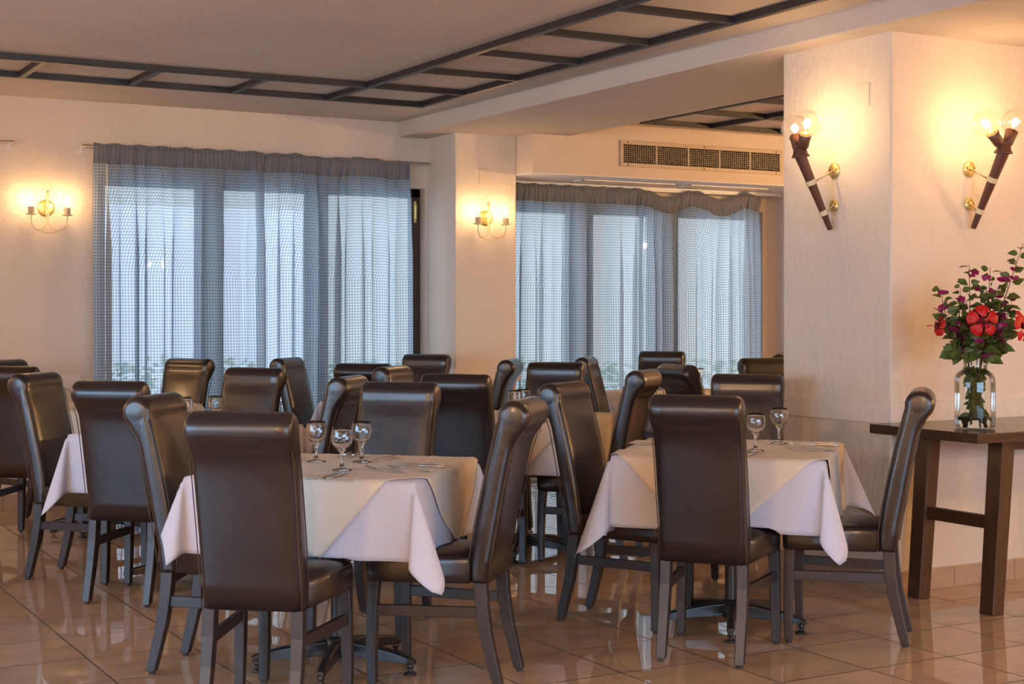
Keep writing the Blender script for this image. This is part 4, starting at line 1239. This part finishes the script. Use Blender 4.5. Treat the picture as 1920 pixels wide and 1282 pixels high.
# ------------------------------------------------------------------ console table
def console():
    root = empty('console_table', (5.9, 5.15, 0)); ox, oy = 5.9, 5.15
    zt, th = 0.845, 0.045
    bm = bmesh.new(); box(bm, 5.10-ox, 7.30-ox, 4.80-oy, 5.49-oy, zt-th, zt); obj('tabletop', bm, M_CONSOLETOP, root, bevel=0.004)
    bm = bmesh.new(); box(bm, 5.40-ox, 7.0-ox, 4.98-oy, 5.02-oy, zt-th-0.06, zt-th+0.002); obj('apron', bm, M_CONSOLE, root, bevel=0.002)
    for sx, x in ((-1, 5.36), (1, 7.04)):
        for y in (4.92, 5.38):
            bm = bmesh.new()
            bars(bm, [((x+sx*0.045-ox, y-oy, 0), 0.036, 0.040), ((x-sx*0.022-ox, y-oy, zt-th), 0.040, 0.044)])
            obj('leg', bm, M_CONSOLE, root, bevel=0.003)
        xm = x + sx*0.012
        bm = bmesh.new(); box(bm, xm-0.017-ox, xm+0.017-ox, 4.92-oy, 5.38-oy, 0.385, 0.445); obj('stretcher', bm, M_CONSOLE, root, bevel=0.003)
    tag(root, 'dark oak console table with splayed legs against the pillar', 'table')
console()

# ------------------------------------------------------------------ vase with flowers
VP = at(1828, 803, 0.8455); VP.z = 0.8455
def vase():
    root = empty('glass_vase', VP)
    prof = [(0, 0.003), (0.080, 0.003), (0.090, 0.006), (0.0935, 0.016), (0.0935, 0.215), (0.091, 0.237), (0.082, 0.255), (0.066, 0.268), (0.0555, 0.276), (0.053, 0.284), (0.053, 0.322), (0.060, 0.332), (0.066, 0.335)]
    bm = bmesh.new(); lathe(bm, prof, 48); obj('glass_body', bm, M_VASE, root, smooth=True)
    bm = bmesh.new(); lathe(bm, [(0, 0.006), (0.086, 0.008), (0.090, 0.02), (0.090, 0.058), (0, 0.058)], 40); obj('water', bm, M_WATER, root, smooth=True, bevel=0.001)
    tag(root, 'clear glass jar vase half filled with leafy stems on the console', 'vase')
vase()
def leaf(bm, p, d, size, wid=0.55, curl=0.25):
    d = Vector(d).normalized(); u, v = frame_of(d)
    ang = random.uniform(-0.6, 0.6)
    u2 = u*cos(ang) + v*sin(ang); nn = d.cross(u2).normalized()
    rv = Vector((random.uniform(-1, 1), random.uniform(-1, 1), random.uniform(-0.3, 1.2)))
    rv = (rv - d*rv.dot(d)).normalized()
    nn = rv; u2 = d.cross(nn).normalized()
    mid = []; lft = []; rgt = []
    for i, (t, w) in enumerate(((0, 0.02), (0.2, 0.75), (0.45, 1.0), (0.75, 0.6), (1.0, 0.0))):
        c = Vector(p) + d*size*t - nn*curl*size*t*t
        mid.append(bm.verts.new(c))
        w2 = w*size*wid*0.5
        lft.append(bm.verts.new(c + u2*w2 + nn*w2*0.35)); rgt.append(bm.verts.new(c - u2*w2 + nn*w2*0.35))
    for i in range(4):
        bm.faces.new((mid[i], mid[i+1], lft[i+1], lft[i])).smooth = True
        bm.faces.new((mid[i+1], mid[i], rgt[i], rgt[i+1])).smooth = True
def branch(tipoff, h, label, seed, bend=0.0, nl=20, lower=True, bracts=5, ls=0.075):
    """bougainvillea branch: from the vase bottom out of the neck up to a tip; offsets in camera right / depth"""
    random.seed(seed)
    root = empty('flowering_branch', VP)
    tip = CR*tipoff[0] + CFW*tipoff[1] + Vector((0, 0, h))
    side = CR*tipoff[0] + CFW*tipoff[1]
    neck = side.normalized()*0.034 if side.length > 0.001 else Vector((0, 0, 0))
    pts = [Vector((-neck.x*1.2, -neck.y*1.2, 0.012)), Vector((0, 0, 0.15)), Vector((neck.x, neck.y, 0.32))]
    for t in (0.3, 0.55, 0.8, 1.0):
        q = Vector((neck.x, neck.y, 0.32)).lerp(tip, t)
        q += side.normalized()*0.05*sin(pi*t)*bend if side.length > 0.001 else Vector((0, 0, 0))
        pts.append(q)
    bm = bmesh.new(); tube(bm, pts, [0.0035, 0.0035, 0.0032, 0.0028, 0.0024, 0.0018, 0.001], 6); obj('stem', bm, M_STEM, root, smooth=True)
    def on(t):
        f = t*(len(pts)-3)+2; i = min(int(f), len(pts)-2); return pts[i].lerp(pts[i+1], f-i)
    bm = bmesh.new()
    for i in range(nl):
        t = (i+0.3)/nl; t = 0.02+0.98*t
        p = on(t)
        a = i*2.4 + random.uniform(-0.4, 0.4)
        d = Vector((cos(a), sin(a), random.uniform(-0.1, 0.6)))
        s = ls*(1.1 - 0.6*t)*random.uniform(0.8, 1.15)
        leaf(bm, p + d*0.008, d, s, 0.72)
        if t < 0.75: leaf(bm, p + d*0.015, d+Vector((random.uniform(-.8, .8), random.uniform(-.8, .8), 0)), s*0.9, 0.72)
        if t < 0.45: leaf(bm, p + d*0.03, d+Vector((random.uniform(-1, 1), random.uniform(-1, 1), random.uniform(-.6, .3))), s, 0.75)
    if lower:
        for i in range(15):
            p = pts[0].lerp(pts[1], random.uniform(0.3, 1)) if i % 2 else pts[1].lerp(pts[2], random.uniform(0, 0.8))
            a = random.uniform(0, 6.28); leaf(bm, p, (cos(a), sin(a), random.uniform(-1, 0.2)), 0.045, 0.75)
    obj('leaves', bm, M_LEAF, root)
    for i in range(bracts):
        bm = bmesh.new()
        p = on(random.uniform(0.05, 0.85)) + Vector((random.uniform(-.03, .03), random.uniform(-.03, .03), random.uniform(-.01, .02)))
        for k in range(3):
            a = k*2.09 + random.random(); leaf(bm, p, (cos(a), sin(a), 0.6), random.uniform(0.024, 0.038), 1.05, 0.1)
        obj('flower', bm, M_BRACT, root)
    return tag(root, label, 'flowering branch', 'leafy branches with magenta bracts in the glass vase')
branch((-.165, -.02), .66, 'leafy branch leaning far left over the vase rim, magenta bracts on it', 1, 0.6, 18, bracts=8)
branch((-.012, .05), .765, 'upright leafy branch at the centre of the bouquet', 2, 0, 20, bracts=7)
branch((.085, .04), .755, 'leafy branch right of the centre one', 3, 0.2, 20, bracts=9)
branch((.225, .0), .865, 'tallest leafy branch reaching to the right edge', 4, 0.1, 22, bracts=9, ls=.08)
branch((-.085, .0), .47, 'short low leafy branch at left of the bouquet', 5, 0.5, 12, bracts=4)
branch((.13, -.03), .50, 'short low leafy branch at right with magenta bracts', 6, 0.5, 12, bracts=12)
branch((.02, -.04), .52, 'short leafy branch at the front below the big red flower', 7, 0.2, 14, bracts=7)
branch((-.03, .03), .60, 'dense leafy branch behind the big red flower', 8, 0.2, 16, bracts=6)
branch((.12, .05), .66, 'bushy leafy branch with magenta bracts behind at right', 9, 0.3, 16, bracts=12)

def hibiscus(rx, dz, h, face, label, size=0.075):
    c = CR*rx + CFW*dz + Vector((0, 0, h))
    root = empty('red_flower', VP)
    n = Vector(face).normalized(); u, v = frame_of(n)
    bm = bmesh.new(); tube(bm, [(0, 0, 0.10), (c*0.3).to_tuple()[:2] + (0.32,), c - n*0.03], [0.003, 0.003, 0.003], 6); obj('stem', bm, M_STEM, root, smooth=True)
    for k in range(5):
        a0 = 2*pi*k/5 + 0.3
        bm = bmesh.new(); g = []
        for i in range(7):
            t = i/6; row = []
            for j in range(7):
                q = -1 + 2*j/6
                wid = (0.22 + 0.78*sin(min(1, t*1.05)*pi*0.62))*0.62
                a = a0 + q*wid*0.9
                rr = size*(0.10+t*(1.0-0.12*q*q)) 
                z = 0.012 + size*0.32*t - size*0.45*t*t*t + 0.004*sin(q*7+k)*t + 0.003*q
                row.append(bm.verts.new(c + (u*cos(a)+v*sin(a))*rr*0.98 + n*(z)))
            g.append(row)
        for i in range(6):
            for j in range(6): bm.faces.new((g[i][j], g[i+1][j], g[i+1][j+1], g[i][j+1])).smooth = True
        obj('petal', bm, M_RED, root)
    bm = bmesh.new(); lathe(bm, [(0, 0.008), (0.009, 0.013), (0.019, 0.026)], 20, aim(c, n)); obj('dark_throat', bm, M_THROAT, root, smooth=True)
    bm = bmesh.new(); tube(bm, [c, c+n*0.05, c+n*0.075-Vector((0, 0, 0.006))], [0.0025, 0.002, 0.0028], 8)
    obj('stamen', bm, M_RED, root, smooth=True)
    bm = bmesh.new()
    for i in range(14):
        a = i*2.4; p = c + n*(0.05+0.0018*i) + (u*cos(a)+v*sin(a))*0.005
        lathe(bm, [(0, -0.0015), (0.0015, 0), (0, 0.0015)], 6, Matrix.Translation(p))
    obj('pollen', bm, M_STAMEN, root)
    return tag(root, label, 'flower', 'red hibiscus flowers')
branch((.05, .02), .64, 'leafy branch between the big red flower and the tall stems', 21, 0.3, 20, bracts=6)
branch((-.06, .02), .66, 'leafy branch rising left of the big red flower', 22, 0.4, 20, bracts=5)
branch((.18, .02), .60, 'leafy branch leaning right under the red side flower', 23, 0.5, 16, bracts=7)
hibiscus(.015, -.06, .50, -CFW + Vector((0, 0, .15)), 'big open red flower facing forward at the centre of the bouquet', 0.070)
hibiscus(.195, -.03, .475, CR*0.75 - CFW*0.5 + Vector((0, 0, .1)), 'red flower at the right of the bouquet turned sideways', 0.070)
hibiscus(-.165, -.03, .475, -CR*0.9 - CFW*0.25 + Vector((0, 0, .1)), 'small red flower pointing left at the left of the bouquet', 0.045)
